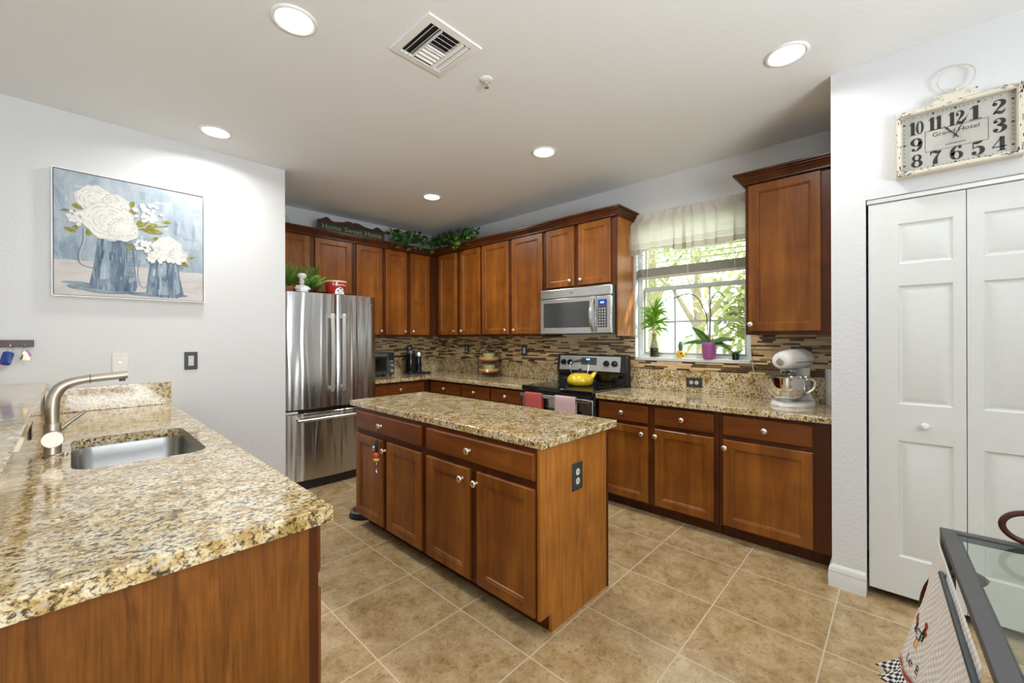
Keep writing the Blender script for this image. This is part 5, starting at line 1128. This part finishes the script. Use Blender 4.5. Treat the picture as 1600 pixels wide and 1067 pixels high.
bw = obj('mixing_bowl', MB().lathe([(0.052, 0.0365), (0.054, 0.046), (0.080, 0.054), (0.114, 0.088), (0.127, 0.130), (0.130, 0.198), (0.136, 0.201), (0.131, 0.203), (0.126, 0.198), (0.123, 0.130), (0.110, 0.090), (0.076, 0.058), (0.0, 0.050)], 40, (0.092, 0, 0)), 'chrome', t, smooth=50)
obj('bowl_handle', MB().tube(catmull([(0.092, 0.129, 0.188), (0.092, 0.156, 0.190), (0.092, 0.172, 0.165), (0.092, 0.160, 0.125), (0.092, 0.120, 0.098)], 6), 0.007, 10), 'chrome', bw)
t2 = obj('power_cord', MB().tube(catmull([(-0.12, -0.05, 0.06), (-0.155, -0.09, 0.075), (-0.16, -0.13, 0.045), (-0.13, -0.19, 0.006), (-0.12, -0.215, 0.006)], 6), 0.0035, 8), 'cord_white', t)
m = MB().tube(catmull([(XW-0.013, 0.868, 1.262), (XW-0.014, 0.858, 1.20), (XW-0.03, 0.84, 1.10), (XW-0.04, 0.80, 1.02), (XW-0.06, 0.745, 0.955), (XW-0.10, 0.705, 0.922), (XW-0.115, 0.695, 0.9195)], 7), 0.0028, 8)
m.lathe([(0.008, -0.012), (0.008, 0.012)], 10, (XW-0.0155, 0.868, 1.268))
tag(obj('charging_cord', m, 'cord_white', smooth=60), 'thin white cord drooping from the window corner to the mixer', 'cord')
t = thing('canister', 'tall white plastic canister beside the mixer at the wall corner', 'canister', (3.590, 0.345, 0.9145))
obj('jar', MB().lathe([(0.044, 0.0), (0.047, 0.004), (0.047, 0.150)], 28), 'white_plastic', t, smooth=40)
obj('lid', MB().lathe([(0.049, 0.1503), (0.049, 0.240), (0.046, 0.246), (0.0, 0.246)], 28), 'white_enamel', t, smooth=40)

# ------------------------------------------------------------------ window dressing and sill plants
t = thing('window_blind', 'white slatted blind half raised in the kitchen window', 'blind', (XW+0.034, 0, 1.928))
b0, b1 = WY0+0.014, WY1-0.014
obj('bottom_rail', BX(-0.024, 0.024, b0, b1, 0.0, 0.018), 'blind_shaded', t, bevel=0.004)  # rail and stacked slats darker: shade put into the white blind's colour
for k in range(11): obj('slat', MB().rings([[(-0.025, y, 0.0215+k*0.0068), (0.0, y, 0.0240+k*0.0068), (0.025, y, 0.0215+k*0.0068), (0.025, y, 0.0238+k*0.0068), (0.0, y, 0.0263+k*0.0068), (-0.025, y, 0.0238+k*0.0068)] for y in (b0, b1)]), 'blind_shaded', t)
for k in range(8): obj('slat', MB().rings([[(-0.025, y, 0.140+k*0.043), (0.0, y, 0.1425+k*0.043), (0.025, y, 0.140+k*0.043), (0.025, y, 0.1422+k*0.043), (0.0, y, 0.1447+k*0.043), (-0.025, y, 0.1422+k*0.043)] for y in (b0, b1)]), 'white_plastic', t)
for y in (b0+0.10, (b0+b1)/2, b1-0.10): obj('ladder_cord', MB().box(-0.0268, -0.0258, y-0.0015, y+0.0015, 0.0, 0.47), 'white_plastic', t)
obj('head_rail', BX(-0.028, 0.028, b0, b1, 0.47, 0.508), 'white_plastic', t, bevel=0.003)
for y in (b1-0.05, b0+0.03): obj('lift_cord', MB().tube([(-0.029, y, 0.47), (-0.029, y, -0.06 if y < 1 else -0.04)], 0.0011, 6), 'white_plastic', t)
t = thing('valance', 'sheer cream striped valance gathered across the window top', 'curtain', (XW-0.045, 0, 2.140))
ny, nz = 200, 22; V = []; F = []; r = random.Random(21)
ph = [r.uniform(0, 2*PI) for _ in range(6)]
for i in range(ny+1):
    f = i/ny
    for j in range(nz+1):
        g = j/nz; z = 0.375*g
        dz = (0.010*math.sin(f*9+ph[0])+0.035*max(0, math.sin((f-0.55)*PI/0.45)) if f > 0.55 else 0.010*math.sin(f*9+ph[0]))*(1-g)**2
        pin = 1 if z+dz < 0.30 else max(0, 1-(z+dz-0.30)/0.03)
        y0, y1 = 0.898-0.056*pin, 1.797+0.056*pin
        w1 = f*2*PI*10.5+1.3*math.sin(f*11+ph[0])+0.5*math.sin(f*29+ph[1]); op = (1-g)**0.35
        y = y0+(y1-y0)*f + 0.030*op*math.sin(w1)*(0.7+0.3*math.sin(f*17+ph[5]))
        y = min(max(y, y0), y1)
        x = -0.004-0.017*op*(1-math.cos(w1+0.9))-0.003*math.sin(f*93+ph[3])*(1-g)
        if g > 0.86: x += -0.006*math.sin(f*260)
        V.append((x, y, z+dz+(0.004*math.sin(f*140) if j == nz else 0)))
for i in range(ny):
    for j in range(nz): a = i*(nz+1)+j; F.append((a, a+nz+1, a+nz+2, a+1))
obj('fabric', MB().add(V, F), 'sheer', t, smooth=180)
obj('rod', MB().tube([(0.004, 0.90, 0.345), (0.004, 1.795, 0.345)], 0.006, 10), 'white_plastic', t)
m = MB()
for y in (0.91, 1.785): m.box(0.004, 0.0445, y-0.004, y+0.004, 0.339, 0.351)
obj('rod_bracket', m, 'white_plastic', t)

SZ = WZ0+0.0102
t = thing('lucky_bamboo', 'bushy lucky bamboo in a glass vase at the left of the sill', 'plant', (XW+0.030, 1.672, SZ))
obj('vase', MB().lathe([(0.036, 0.0), (0.040, 0.004), (0.041, 0.092), (0.036, 0.112), (0.027, 0.140), (0.022, 0.175), (0.023, 0.215), (0.026, 0.222), (0.024, 0.222), (0.0205, 0.214), (0.0195, 0.175), (0.025, 0.140), (0.034, 0.11), (0.038, 0.090), (0.038, 0.008), (0.0, 0.006)], 30), 'jar_glass', t, smooth=60)
obj('gravel', MB().lathe([(0.035, 0.0085), (0.0365, 0.085), (0.0, 0.088)], 20), 'soil', t)
r = random.Random(8); m = MB()
for k in range(7): a = 2*PI*k/7; m.tube(catmull([(0.02*math.cos(a), 0.02*math.sin(a), 0.088), (0.026*math.cos(a+0.5), 0.026*math.sin(a+0.5), 0.12), (0.012*math.cos(a), 0.012*math.sin(a), 0.165), (0.008*math.cos(a), 0.008*math.sin(a), 0.30)], 5), 0.0032, 7)
obj('stalks', m, 'roots', t)
m = MB()
for k in range(84):
    a = r.uniform(0, 2*PI); el = r.uniform(-0.25, 1.3); z = r.uniform(0.25, 0.44)
    m.blade((0.008*math.cos(a), 0.008*math.sin(a), z), (math.cos(a)*math.cos(el)*0.30, math.sin(a)*math.cos(el), math.sin(el)), r.uniform(0.10, 0.165), r.uniform(0.013, 0.021), r.uniform(0.2, 0.7), 5, up=(-0.8, r.uniform(-0.3, 0.3), 0.5))
obj('leaves', m, 'leaf_bright', t, smooth=0)
t = thing('cactus_pot', 'tiny cactus in a yellow pot on the window sill', 'plant', (XW+0.026, 1.430, SZ))
obj('pot', MB().lathe([(0.028, 0.0), (0.033, 0.010), (0.034, 0.058), (0.031, 0.064), (0.028, 0.062), (0.026, 0.055), (0.0, 0.055)], 22), 'yellow_enamel', t)
m = MB()
for a, z, s in ((-2.6, 0.042, 0.011), (-2.0, 0.02, 0.009), (-1.3, 0.045, 0.008)): m.lathe([(s, 0.0345), (s, 0.0358), (0.0, 0.0362)], 14, (0, 0, 0), 'x'); n0 = len(m.v)-42; rot = Matrix.Rotation(a, 4, 'Z'); m.v[n0:] = [tuple(rot @ Vector((p[0], p[1], p[2]))+Vector((0, 0, z))) for p in m.v[n0:]]
obj('flower_pattern', m, 'red_enamel', t)
obj('cactus', MB().lathe([(0.010, 0.0555), (0.017, 0.075), (0.020, 0.105), (0.017, 0.130), (0.009, 0.143), (0.0, 0.146)], 14, sx=0.7), 'cactus', t, smooth=60)
t = thing('orchid', 'orchid with bare stems in a purple pot on the window sill', 'plant', (XW+0.012, 1.185, SZ))
R = []
for z, rr in ((0.0, 0.046), (0.004, 0.049), (0.03, 0.053), (0.07, 0.058), (0.11, 0.063), (0.137, 0.066), (0.140, 0.064), (0.137, 0.060), (0.11, 0.056)):
    R.append([((rr+0.0022*math.sin(8*2*PI*k/64+z*60)*(z < 0.13))*math.cos(2*PI*k/64), (rr+0.0022*math.sin(8*2*PI*k/64+z*60)*(z < 0.13))*math.sin(2*PI*k/64), z) for k in range(64)])
obj('pot', MB().rings(R), 'purple_pot', t, smooth=50)
obj('bark_mix', MB().lathe([(0.055, 0.111), (0.055, 0.126), (0.0, 0.130)], 20), 'bark', t)
m = MB()
for d, ln, wd_, dr_2 in (((-0.1, 0.55, 0.75), 0.205, 0.060, 0.22), ((-0.25, 1.0, 0.28), 0.215, 0.046, 0.35), ((-0.2, -1.0, 0.42), 0.225, 0.056, 0.30), ((-0.35, -1.0, 0.15), 0.215, 0.050, 0.50), ((0.5, -0.5, 0.5), 0.10, 0.045, 0.3), ((-0.1, -1.0, 0.55), 0.19, 0.045, 0.45)):
    m.blade((0, 0, 0.128), d, ln, wd_, dr_2, 8, 0.25, up=(-0.75, 0, 0.65))
o = obj('leaves', m, 'leaf_orchid', t, smooth=60); sd = o.modifiers.new('thick', 'SOLIDIFY'); sd.thickness = 0.002
m = MB()
for P in ([(0, 0.005, 0.125), (0, -0.008, 0.25), (0.0, -0.035+0.02, 0.36), (0, 0.03, 0.44), (0, 0.085, 0.525), (0, 0.15, 0.557), (0, 0.22, 0.553), (0, 0.305, 0.525)], [(0, -0.01, 0.125), (0, 0.0, 0.25), (0, 0.005, 0.36), (0, -0.001, 0.43), (0, 0.018, 0.50), (0, -0.03+0.075, 0.548), (0, 0.075, 0.555)][:4]+[(0, 0.004, 0.50), (0, 0.025, 0.545), (0, 0.065, 0.558), (0, 0.10, 0.53), (0, 0.128, 0.51)]):
    pass
S1 = [(0, 0.0, 0.125), (0, -0.022, 0.25), (0, -0.035, 0.37), (0, -0.02, 0.44), (0, 0.02, 0.51), (0, 0.09, 0.560), (0, 0.18, 0.562), (0, 0.30, 0.535)]
S1 = [(0, 0.002, 0.125), (0, 0.012, 0.25), (0, 0.022, 0.37), (0, 0.042, 0.42), (0, 0.09, 0.515), (0, 0.155, 0.560), (0, 0.215, 0.556), (0, 0.30, 0.530)]
S2 = [(0, -0.002, 0.125), (0, -0.008, 0.25), (0, -0.014, 0.37), (0, -0.010, 0.43), (0, -0.020, 0.50), (0, -0.048, 0.545), (0, -0.075, 0.556), (0, -0.105, 0.530), (0, -0.125, 0.508)]
m.tube(catmull(S1, 7), 0.0042, 7); m.tube(catmull(S2, 7), 0.0042, 7)
obj('flower_stems', m, 'stem_brown', t)
m = MB().tube([(0.004, 0.006, 0.125), (0.004, 0.020, 0.42)], 0.0022, 7); m.tube([(0.004, -0.006, 0.125), (0.004, -0.014, 0.42)], 0.0022, 7)
obj('support_stakes', m, 'stem_green', t)
t = thing('succulent_pot', 'small succulent in a black pot at the right end of the sill', 'plant', (XW+0.012, 0.982, SZ))
obj('pot', MB().lathe([(0.023, 0.0), (0.026, 0.004), (0.027, 0.050), (0.024, 0.050), (0.023, 0.042), (0.0, 0.042)], 22), 'black_gloss', t)
m = MB(); r = random.Random(9)
for k in range(12): a = 2*PI*k/12; m.blade((0, 0, 0.042), (math.cos(a)*0.7, math.sin(a), r.uniform(0.3, 1.4)), r.uniform(0.04, 0.068), 0.014, 0.2, 4, up=(-0.8, 0, 0.5))
obj('leaves', m, 'leaf_orchid', t, smooth=0)

# ------------------------------------------------------------------ key rack on the painting wall
t = thing('key_rack', 'dark wooden key rack on the white wall at the left edge', 'key rack', (-0.28, YP-0.0005, 1.336))
obj('board', BX(-0.10, 0.126, -0.016, 0, 0, 0.043), 'dark_wood', t, bevel=0.002)
hooks = []
for x in (-0.02, 0.035, 0.092): obj('hook', MB().tube(catmull([(x, -0.0163, 0.020), (x, -0.028, 0.010), (x, -0.034, -0.004), (x, -0.040, 0.006)], 4), 0.0018, 8), 'chrome', t)
t = thing('key_fob', 'blue plastic key fob hanging from the key rack', 'key fob', (-0.245, YP-0.0355, 1.331))
obj('split_ring', MB().tube([(0.011*math.cos(a), 0, -0.011+0.012*math.sin(a)) for a in [2*PI*k/20 for k in range(20)]], 0.0013, 6, True), 'chrome', t)
R = []
for y, s in ((-0.011, 0.85), (-0.007, 1.0), (0.007, 1.0), (0.011, 0.85)): R.append([(p[0]*s, y, p[1]*s-0.062) for p in rrect(-0.022, 0.022, -0.040, 0.040, 0.012, 4)])
mm = MB(); mm.at((0, 0, 0), (0, 0.22, 0)); mm.rings([r_[::-1] for r_ in R]); obj('fob', mm, 'blue_plastic', t, smooth=40)
t = thing('key_bunch', 'bunch of brass keys with pink tags on the key rack end hook', 'keys', (-0.188, YP-0.0355, 1.331))
obj('split_ring', MB().tube([(0.013*math.cos(a), 0, -0.012+0.014*math.sin(a)) for a in [2*PI*k/20 for k in range(20)]], 0.0014, 6, True), 'chrome', t)
for k, (ang_, mt) in enumerate(((-0.35, 'chrome'), (-0.12, 'brass'), (0.10, 'brass'), (0.38, 'black_plastic'))):
    m = MB(); m.at((0, 0.004*k-0.010, -0.024), (0, ang_, 0)); m.prism([(0.010*math.cos(a), 0.010*math.sin(a)-0.008) for a in [2*PI*i/14 for i in range(14)]], -0.001, 0.001); m.prism([(-0.004, -0.016), (0.004, -0.016), (0.004, -0.046), (0.0, -0.052), (-0.004, -0.046)], -0.001, 0.001); m.at()
    obj('key', m, mt, t, smooth=0)
mm = MB(); mm.at((0.008, -0.016, -0.02), (0, -0.5, 0)); mm.box(-0.006, 0.006, -0.0012, 0.0012, -0.034, 0.004); mm.at(); obj('tag', mm, 'pink_plastic', t)
t = thing('key_fob', 'red oval key tag at the very left picture edge', 'key fob', (-0.298, YP-0.0355, 1.331))
obj('split_ring', MB().tube([(0.011*math.cos(a), 0, -0.011+0.012*math.sin(a)) for a in [2*PI*k/20 for k in range(20)]], 0.0013, 6, True), 'chrome', t)
obj('fob', MB().prism([(0.018*math.cos(a), -0.100+0.036*math.sin(a)) for a in [2*PI*k/24 for k in range(24)]], -0.003, 0.003), 'red_enamel', t, bevel=0.001)
obj('strap', BX(-0.003, 0.003, -0.001, 0.001, -0.066, -0.022), 'ivory', t)
# beaded lanyard on the first island drawer knob
t = thing('beaded_lanyard', 'black lanyard with red and yellow beads hanging on an island drawer knob', 'lanyard', (1.4186, 2.573, 0.7755))
obj('cord', MB().tube([(0.0, 0.006, 0.010), (0.0, 0.0, 0.012), (0.0, -0.006, 0.008), (-0.002, -0.003, -0.03), (-0.010, 0.002, -0.080)], 0.0022, 7), 'black_iron', t)
m = MB().rings([[( -0.012+s*math.cos(2*PI*k/12), 0.004+1.3*s*math.sin(2*PI*k/12), z) for k in range(12)] for z, s in ((-0.082, 0.006), (-0.09, 0.011), (-0.12, 0.012), (-0.15, 0.009), (-0.158, 0.004))])
obj('cord_knot', m, 'black_iron', t)
obj('bead', MB().lathe([(0.006, -0.160), (0.017, -0.166), (0.019, -0.178), (0.016, -0.191), (0.006, -0.195)], 18, (-0.012, 0.004, 0)), 'bead_red', t, smooth=60)
obj('bead', MB().lathe([(0.006, -0.1955), (0.019, -0.201), (0.021, -0.209), (0.018, -0.217), (0.006, -0.221)], 18, (-0.012, 0.004, 0)), 'bead_yellow', t, smooth=60)
obj('charm', MB().tube(catmull([(-0.012, 0.004, -0.221), (-0.014, 0.0, -0.245), (-0.010, 0.006, -0.265), (-0.014, 0.002, -0.285), (-0.012, -0.004, -0.295)], 5), 0.0022, 7), 'chrome', t)
# low object on the floor behind the island
t = thing('pet_bowl', 'black pet bowl with a steel rim on the floor at the island far end', 'pet bowl', (1.585, 3.085, 0.0005))
obj('base', MB().lathe([(0.118, 0.0), (0.120, 0.006), (0.108, 0.036), (0.103, 0.040), (0.098, 0.036), (0.085, 0.012), (0.0, 0.012)], 36), 'black_plastic', t, smooth=50)
obj('steel_insert', MB().lathe([(0.075, 0.0125), (0.095, 0.042), (0.112, 0.0445), (0.112, 0.047), (0.092, 0.046), (0.072, 0.017), (0.0, 0.015)], 36), 'steel', t, smooth=50)

# ------------------------------------------------------------------ serving cart (local: -x towards the camera, y = 0 along the near side)
CR = math.radians(2.6)
t = thing('serving_cart', 'dark metal cart with a clear glass top in the right foreground', 'cart', (1.981, -0.088, 0), CR)
L_, Wd, Hh = 1.05, 0.52, 0.750
m = MB(); m.box(-L_, 0, -0.036, 0, Hh-0.024, Hh); m.box(-L_, 0, -Wd, -Wd+0.036, Hh-0.024, Hh); m.box(-0.030, 0, -Wd+0.036, -0.036, Hh-0.024, Hh); m.box(-L_, -L_+0.036, -Wd+0.036, -0.036, Hh-0.024, Hh)
obj('top_frame', m, 'dark_grey', t, bevel=0.002)
obj('glass_top', BX(-L_+0.0365, -0.0305, -Wd+0.0365, -0.0365, Hh-0.012, Hh-0.004), 'table_glass', t, smooth=0)
m = MB(); m.box(-L_+0.04, -0.035, -0.0445, -0.0365, Hh-0.020, Hh-0.0125); m.box(-L_+0.04, -0.035, -Wd+0.0365, -Wd+0.0445, Hh-0.020, Hh-0.0125); obj('glass_ledge', m, 'black_iron', t)
for x in (-L_, -0.034):
    for y in (-Wd, -0.034): obj('leg', BX(x, x+0.034, y, y+0.034, 0.002, Hh-0.0245), 'dark_grey', t, bevel=0.002)
obj('lower_shelf', BX(-L_+0.0345, -0.0345, -Wd+0.034, -0.036, 0.20, 0.208), 'table_glass', t, smooth=0)
m = MB(); m.box(-L_+0.0342, -0.0342, -0.034, -0.010, 0.195, 0.213); m.box(-L_+0.0342, -0.0342, -Wd+0.010, -Wd+0.034, 0.195, 0.213); obj('shelf_rail', m, 'dark_grey', t)
def loop(c, a, b, r_, axis='yz', k0=0, k1=40, n=40):
    P = [(c[0], c[1]+a*math.cos(2*PI*k/n), c[2]+b*math.sin(2*PI*k/n)) for k in range(k0, k1)]
    return MB().tube(P, r_, 12, (k1-k0) == n)
for yy in (-0.198, -0.322): obj('handle_loop', loop((-0.012, yy, Hh+0.0535), 0.064, 0.046, 0.0085), 'dark_wood', t, smooth=60)
obj('side_hoop', loop((-0.060, -0.052, 0.490), 0.092, 0.150, 0.0145, k0=-9, k1=14), 'dark_wood', t, smooth=60)
tr = MB().tube([(-0.235, 0.018, 0.690), (-0.90, 0.018, 0.690)], 0.007, 12)
for x in (-0.27, -0.88): tr.tube([(x, 0.018, 0.690), (x, -0.012, 0.728)], 0.005, 8)
obj('towel_rail', tr, 'gunmetal', t, smooth=60)
# towel with the rooster, hanging on the rail
t = thing('hand_towel', 'white waffle hand towel with a rooster hanging on the cart side', 'towel', (1.945, -0.0850, 0.24), CR)
NX, NZ_ = 40, 30
def tw(s, q):       # s along the rail 0..1, q down 0..1
    x = -0.005-0.70*s; z = 0.478*(1-q)+0.004
    fl = 0.100*q**1.25*(1-0.30*s)
    y = 0.0035+fl+0.010*q*math.sin(s*19)+0.004*q*math.sin(s*43+1)
    if q > 0.9: y += 0.030*(q-0.9)/0.1*(1+0.6*math.sin(s*70)); 
    return (x*(1-0.03*q), y, z)
def sheet(name, q0, q1, mat, parent, n=NZ_):
    V = [tw(i/NX, q0+(q1-q0)*j/n) for i in range(NX+1) for j in range(n+1)]; F = [(i*(n+1)+j, i*(n+1)+j+1, (i+1)*(n+1)+j+1, (i+1)*(n+1)+j) for i in range(NX) for j in range(n)]
    o = obj(name, MB().add(V, F), mat, parent, smooth=180); sd = o.modifiers.new('thick', 'SOLIDIFY'); sd.thickness = 0.0022; sd.offset = 0; return o
sheet('towel_body', 0, 0.865, 'towel_waffle', t); sheet('red_band', 0.865, 0.893, 'red_enamel', t, 3); sheet('gingham_ruffle', 0.893, 1.0, 'gingham', t, 6)
def on_towel(mb, poly, th):
    def P(p, d): a = Vector(tw(p[0], p[1])); b = Vector(tw(p[0]+0.01, p[1]))-a; c = Vector(tw(p[0], p[1]+0.01))-a; n_ = b.cross(c).normalized(); n_ = n_ if n_.y > 0 else -n_; return tuple(a+n_*d)
    mb.rings([[P(p, 0.0013) for p in poly], [P(p, th) for p in poly]], False, True)
def epoly(cs, cq, a, b, n=16): return [(cs+a*math.cos(2*PI*k/n), cq+b*math.sin(2*PI*k/n)) for k in range(n)]
m = MB(); CS, CQ = 0.16, 0.58
m.mat('ink'); on_towel(m, epoly(CS, CQ, 0.042, 0.034), 0.0022); on_towel(m, [(CS+0.012, CQ+0.01), (CS+0.030, CQ-0.085), (CS+0.046, CQ-0.088), (CS+0.048, CQ-0.03), (CS+0.036, CQ+0.012)], 0.0024)
on_towel(m, [(CS-0.02, CQ+0.012), (CS-0.06, CQ-0.045), (CS-0.088, CQ-0.06), (CS-0.095, CQ-0.02), (CS-0.075, CQ+0.0), (CS-0.085, CQ+0.03), (CS-0.05, CQ+0.03)], 0.0023)
m.mat('white_paint')
for k in range(12): on_towel(m, epoly(CS-0.03+0.02*(k % 4), CQ-0.018+0.018*(k//4), 0.005, 0.005, 8), 0.0030)
m.mat('red_enamel'); on_towel(m, [(CS+0.026, CQ-0.086), (CS+0.024, CQ-0.118), (CS+0.033, CQ-0.100), (CS+0.038, CQ-0.122), (CS+0.043, CQ-0.100), (CS+0.051, CQ-0.112), (CS+0.048, CQ-0.084)], 0.0030); on_towel(m, epoly(CS+0.052, CQ-0.052, 0.006, 0.016), 0.0031)
on_towel(m, [(CS-0.055, CQ-0.035), (CS-0.10, CQ-0.075), (CS-0.108, CQ-0.03), (CS-0.085, CQ-0.02)], 0.0031)
m.mat('bead_yellow'); on_towel(m, [(CS+0.048, CQ-0.078), (CS+0.063, CQ-0.070), (CS+0.048, CQ-0.064)], 0.0031)
for dx in (-0.008, 0.014): on_towel(m, [(CS+dx-0.003, CQ+0.03), (CS+dx+0.003, CQ+0.03), (CS+dx+0.003, CQ+0.085), (CS+dx+0.016, CQ+0.092), (CS+dx-0.010, CQ+0.092), (CS+dx-0.003, CQ+0.085)], 0.0028)
obj('rooster_motif', m, None, t, smooth=0)
tm = MB().text('Le Bon', 0.075, (0, 0, 0), ext=0.0)
tm.v = [tuple(Vector(tw(0.22+v_[0]*0.9, 0.795-v_[2]*1.1))+Vector((0, 0.0022, 0))) for v_ in tm.v]
obj('lettering', tm, 'ink', t, smooth=0)

# ------------------------------------------------------------------ garden beyond the window
g = MB().box(3.83, 40, -25, 30, -0.35, -0.25); o = obj('lawn_ground', g, 'lawn', smooth=0); o['kind'] = 'structure'
def tree(name, label, cat, loc, h, trunk_r, crown, n, seed, mat, mats2=None, fork=True, ls=0.16):
    t = thing(name, label, cat, loc, 0); r = random.Random(seed); m = MB()
    if trunk_r:
        m.tube([(0, 0, 0), (0.05, 0.03, h*0.3), (0.0, 0.1, h*0.6), (0.05, 0.05, h*0.85)], [trunk_r*1.3, trunk_r, trunk_r*0.8, trunk_r*0.4], 12)
        if fork:
            for a in (0.6, 2.4, 4.4): m.tube([(0.02, 0.08, h*0.42), (math.cos(a)*0.6, math.sin(a)*0.6, h*0.62), (math.cos(a)*1.2, math.sin(a)*1.2, h*0.72)], [trunk_r*0.6, trunk_r*0.4, trunk_r*0.15], 9)
        obj('trunk', m, 'bark', t, smooth=60)
    m = MB(); m.mats = [mat, mats2 or mat]
    for k in range(n):
        m.cur = r.randrange(2); c = crown[r.randrange(len(crown))]
        u = Vector((r.gauss(0, 1), r.gauss(0, 1), r.gauss(0, 1))).normalized()*r.random()**0.4
        p = (c[0]+u.x*c[3], c[1]+u.y*c[3], max(0.02, c[2]+u.z*c[4])); d = (r.uniform(-1, 1), r.uniform(-1, 1), r.uniform(-0.6, 0.6))
        m.blade(p, d, ls*r.uniform(0.7, 1.4), ls*0.42, 0.3, 2)
    obj('foliage', m, None, t, smooth=0)
tree('garden_tree', 'leafy tree with a forked trunk in the garden beyond the window', 'tree', (8.6, 2.90, -0.25), 4.2, 0.10, [(0, 0.2, 3.2, 1.7, 0.9), (-0.5, 1.3, 2.7, 0.9, 0.6), (0.2, -1.3, 2.7, 0.9, 0.6), (0, 0.3, 4.0, 1.4, 0.8)], 3600, 31, 'leaf_garden', 'leaf_sun', ls=0.12)
tree('garden_bush', 'yellow green feathery bush right of the tree outside', 'bush', (6.6, 1.75, -0.25), 1.2, 0, [(0, 0, 1.5, 0.75, 1.1), (0.1, -0.25, 2.0, 0.5, 0.5)], 900, 32, 'leaf_sun', 'leaf_garden', ls=0.22)
tree('garden_bush', 'low bush at the left of the garden view', 'bush', (9.5, 4.3, -0.25), 1.2, 0, [(0, 0, 0.8, 0.9, 0.6), (0.3, 0.8, 0.9, 0.8, 0.6)], 800, 33, 'leaf_garden', 'leaf_sun')
tree('garden_tree', 'taller tree far behind at the left of the garden view', 'tree', (13.5, 6.1, -0.25), 6.0, 0.2, [(0, 0, 5.0, 2.0, 1.4), (-0.5, -1.8, 4.6, 1.4, 1.1), (0.3, 1.6, 4.3, 1.4, 1.0)], 1600, 34, 'leaf_garden', 'leaf_sun', ls=0.26)
t = thing('garden_post', 'pale post with a domed cap in the garden beyond the sill', 'post', (8.0, 3.03, -0.25))
obj('shaft', MB().lathe([(0.09, 0.0), (0.09, 1.55)], 18), 'stone_post', t); obj('cap', MB().lathe([(0.11, 1.5505), (0.11, 1.59), (0.095, 1.68), (0.05, 1.76), (0.0, 1.78)], 18), 'stone_post', t, smooth=60)
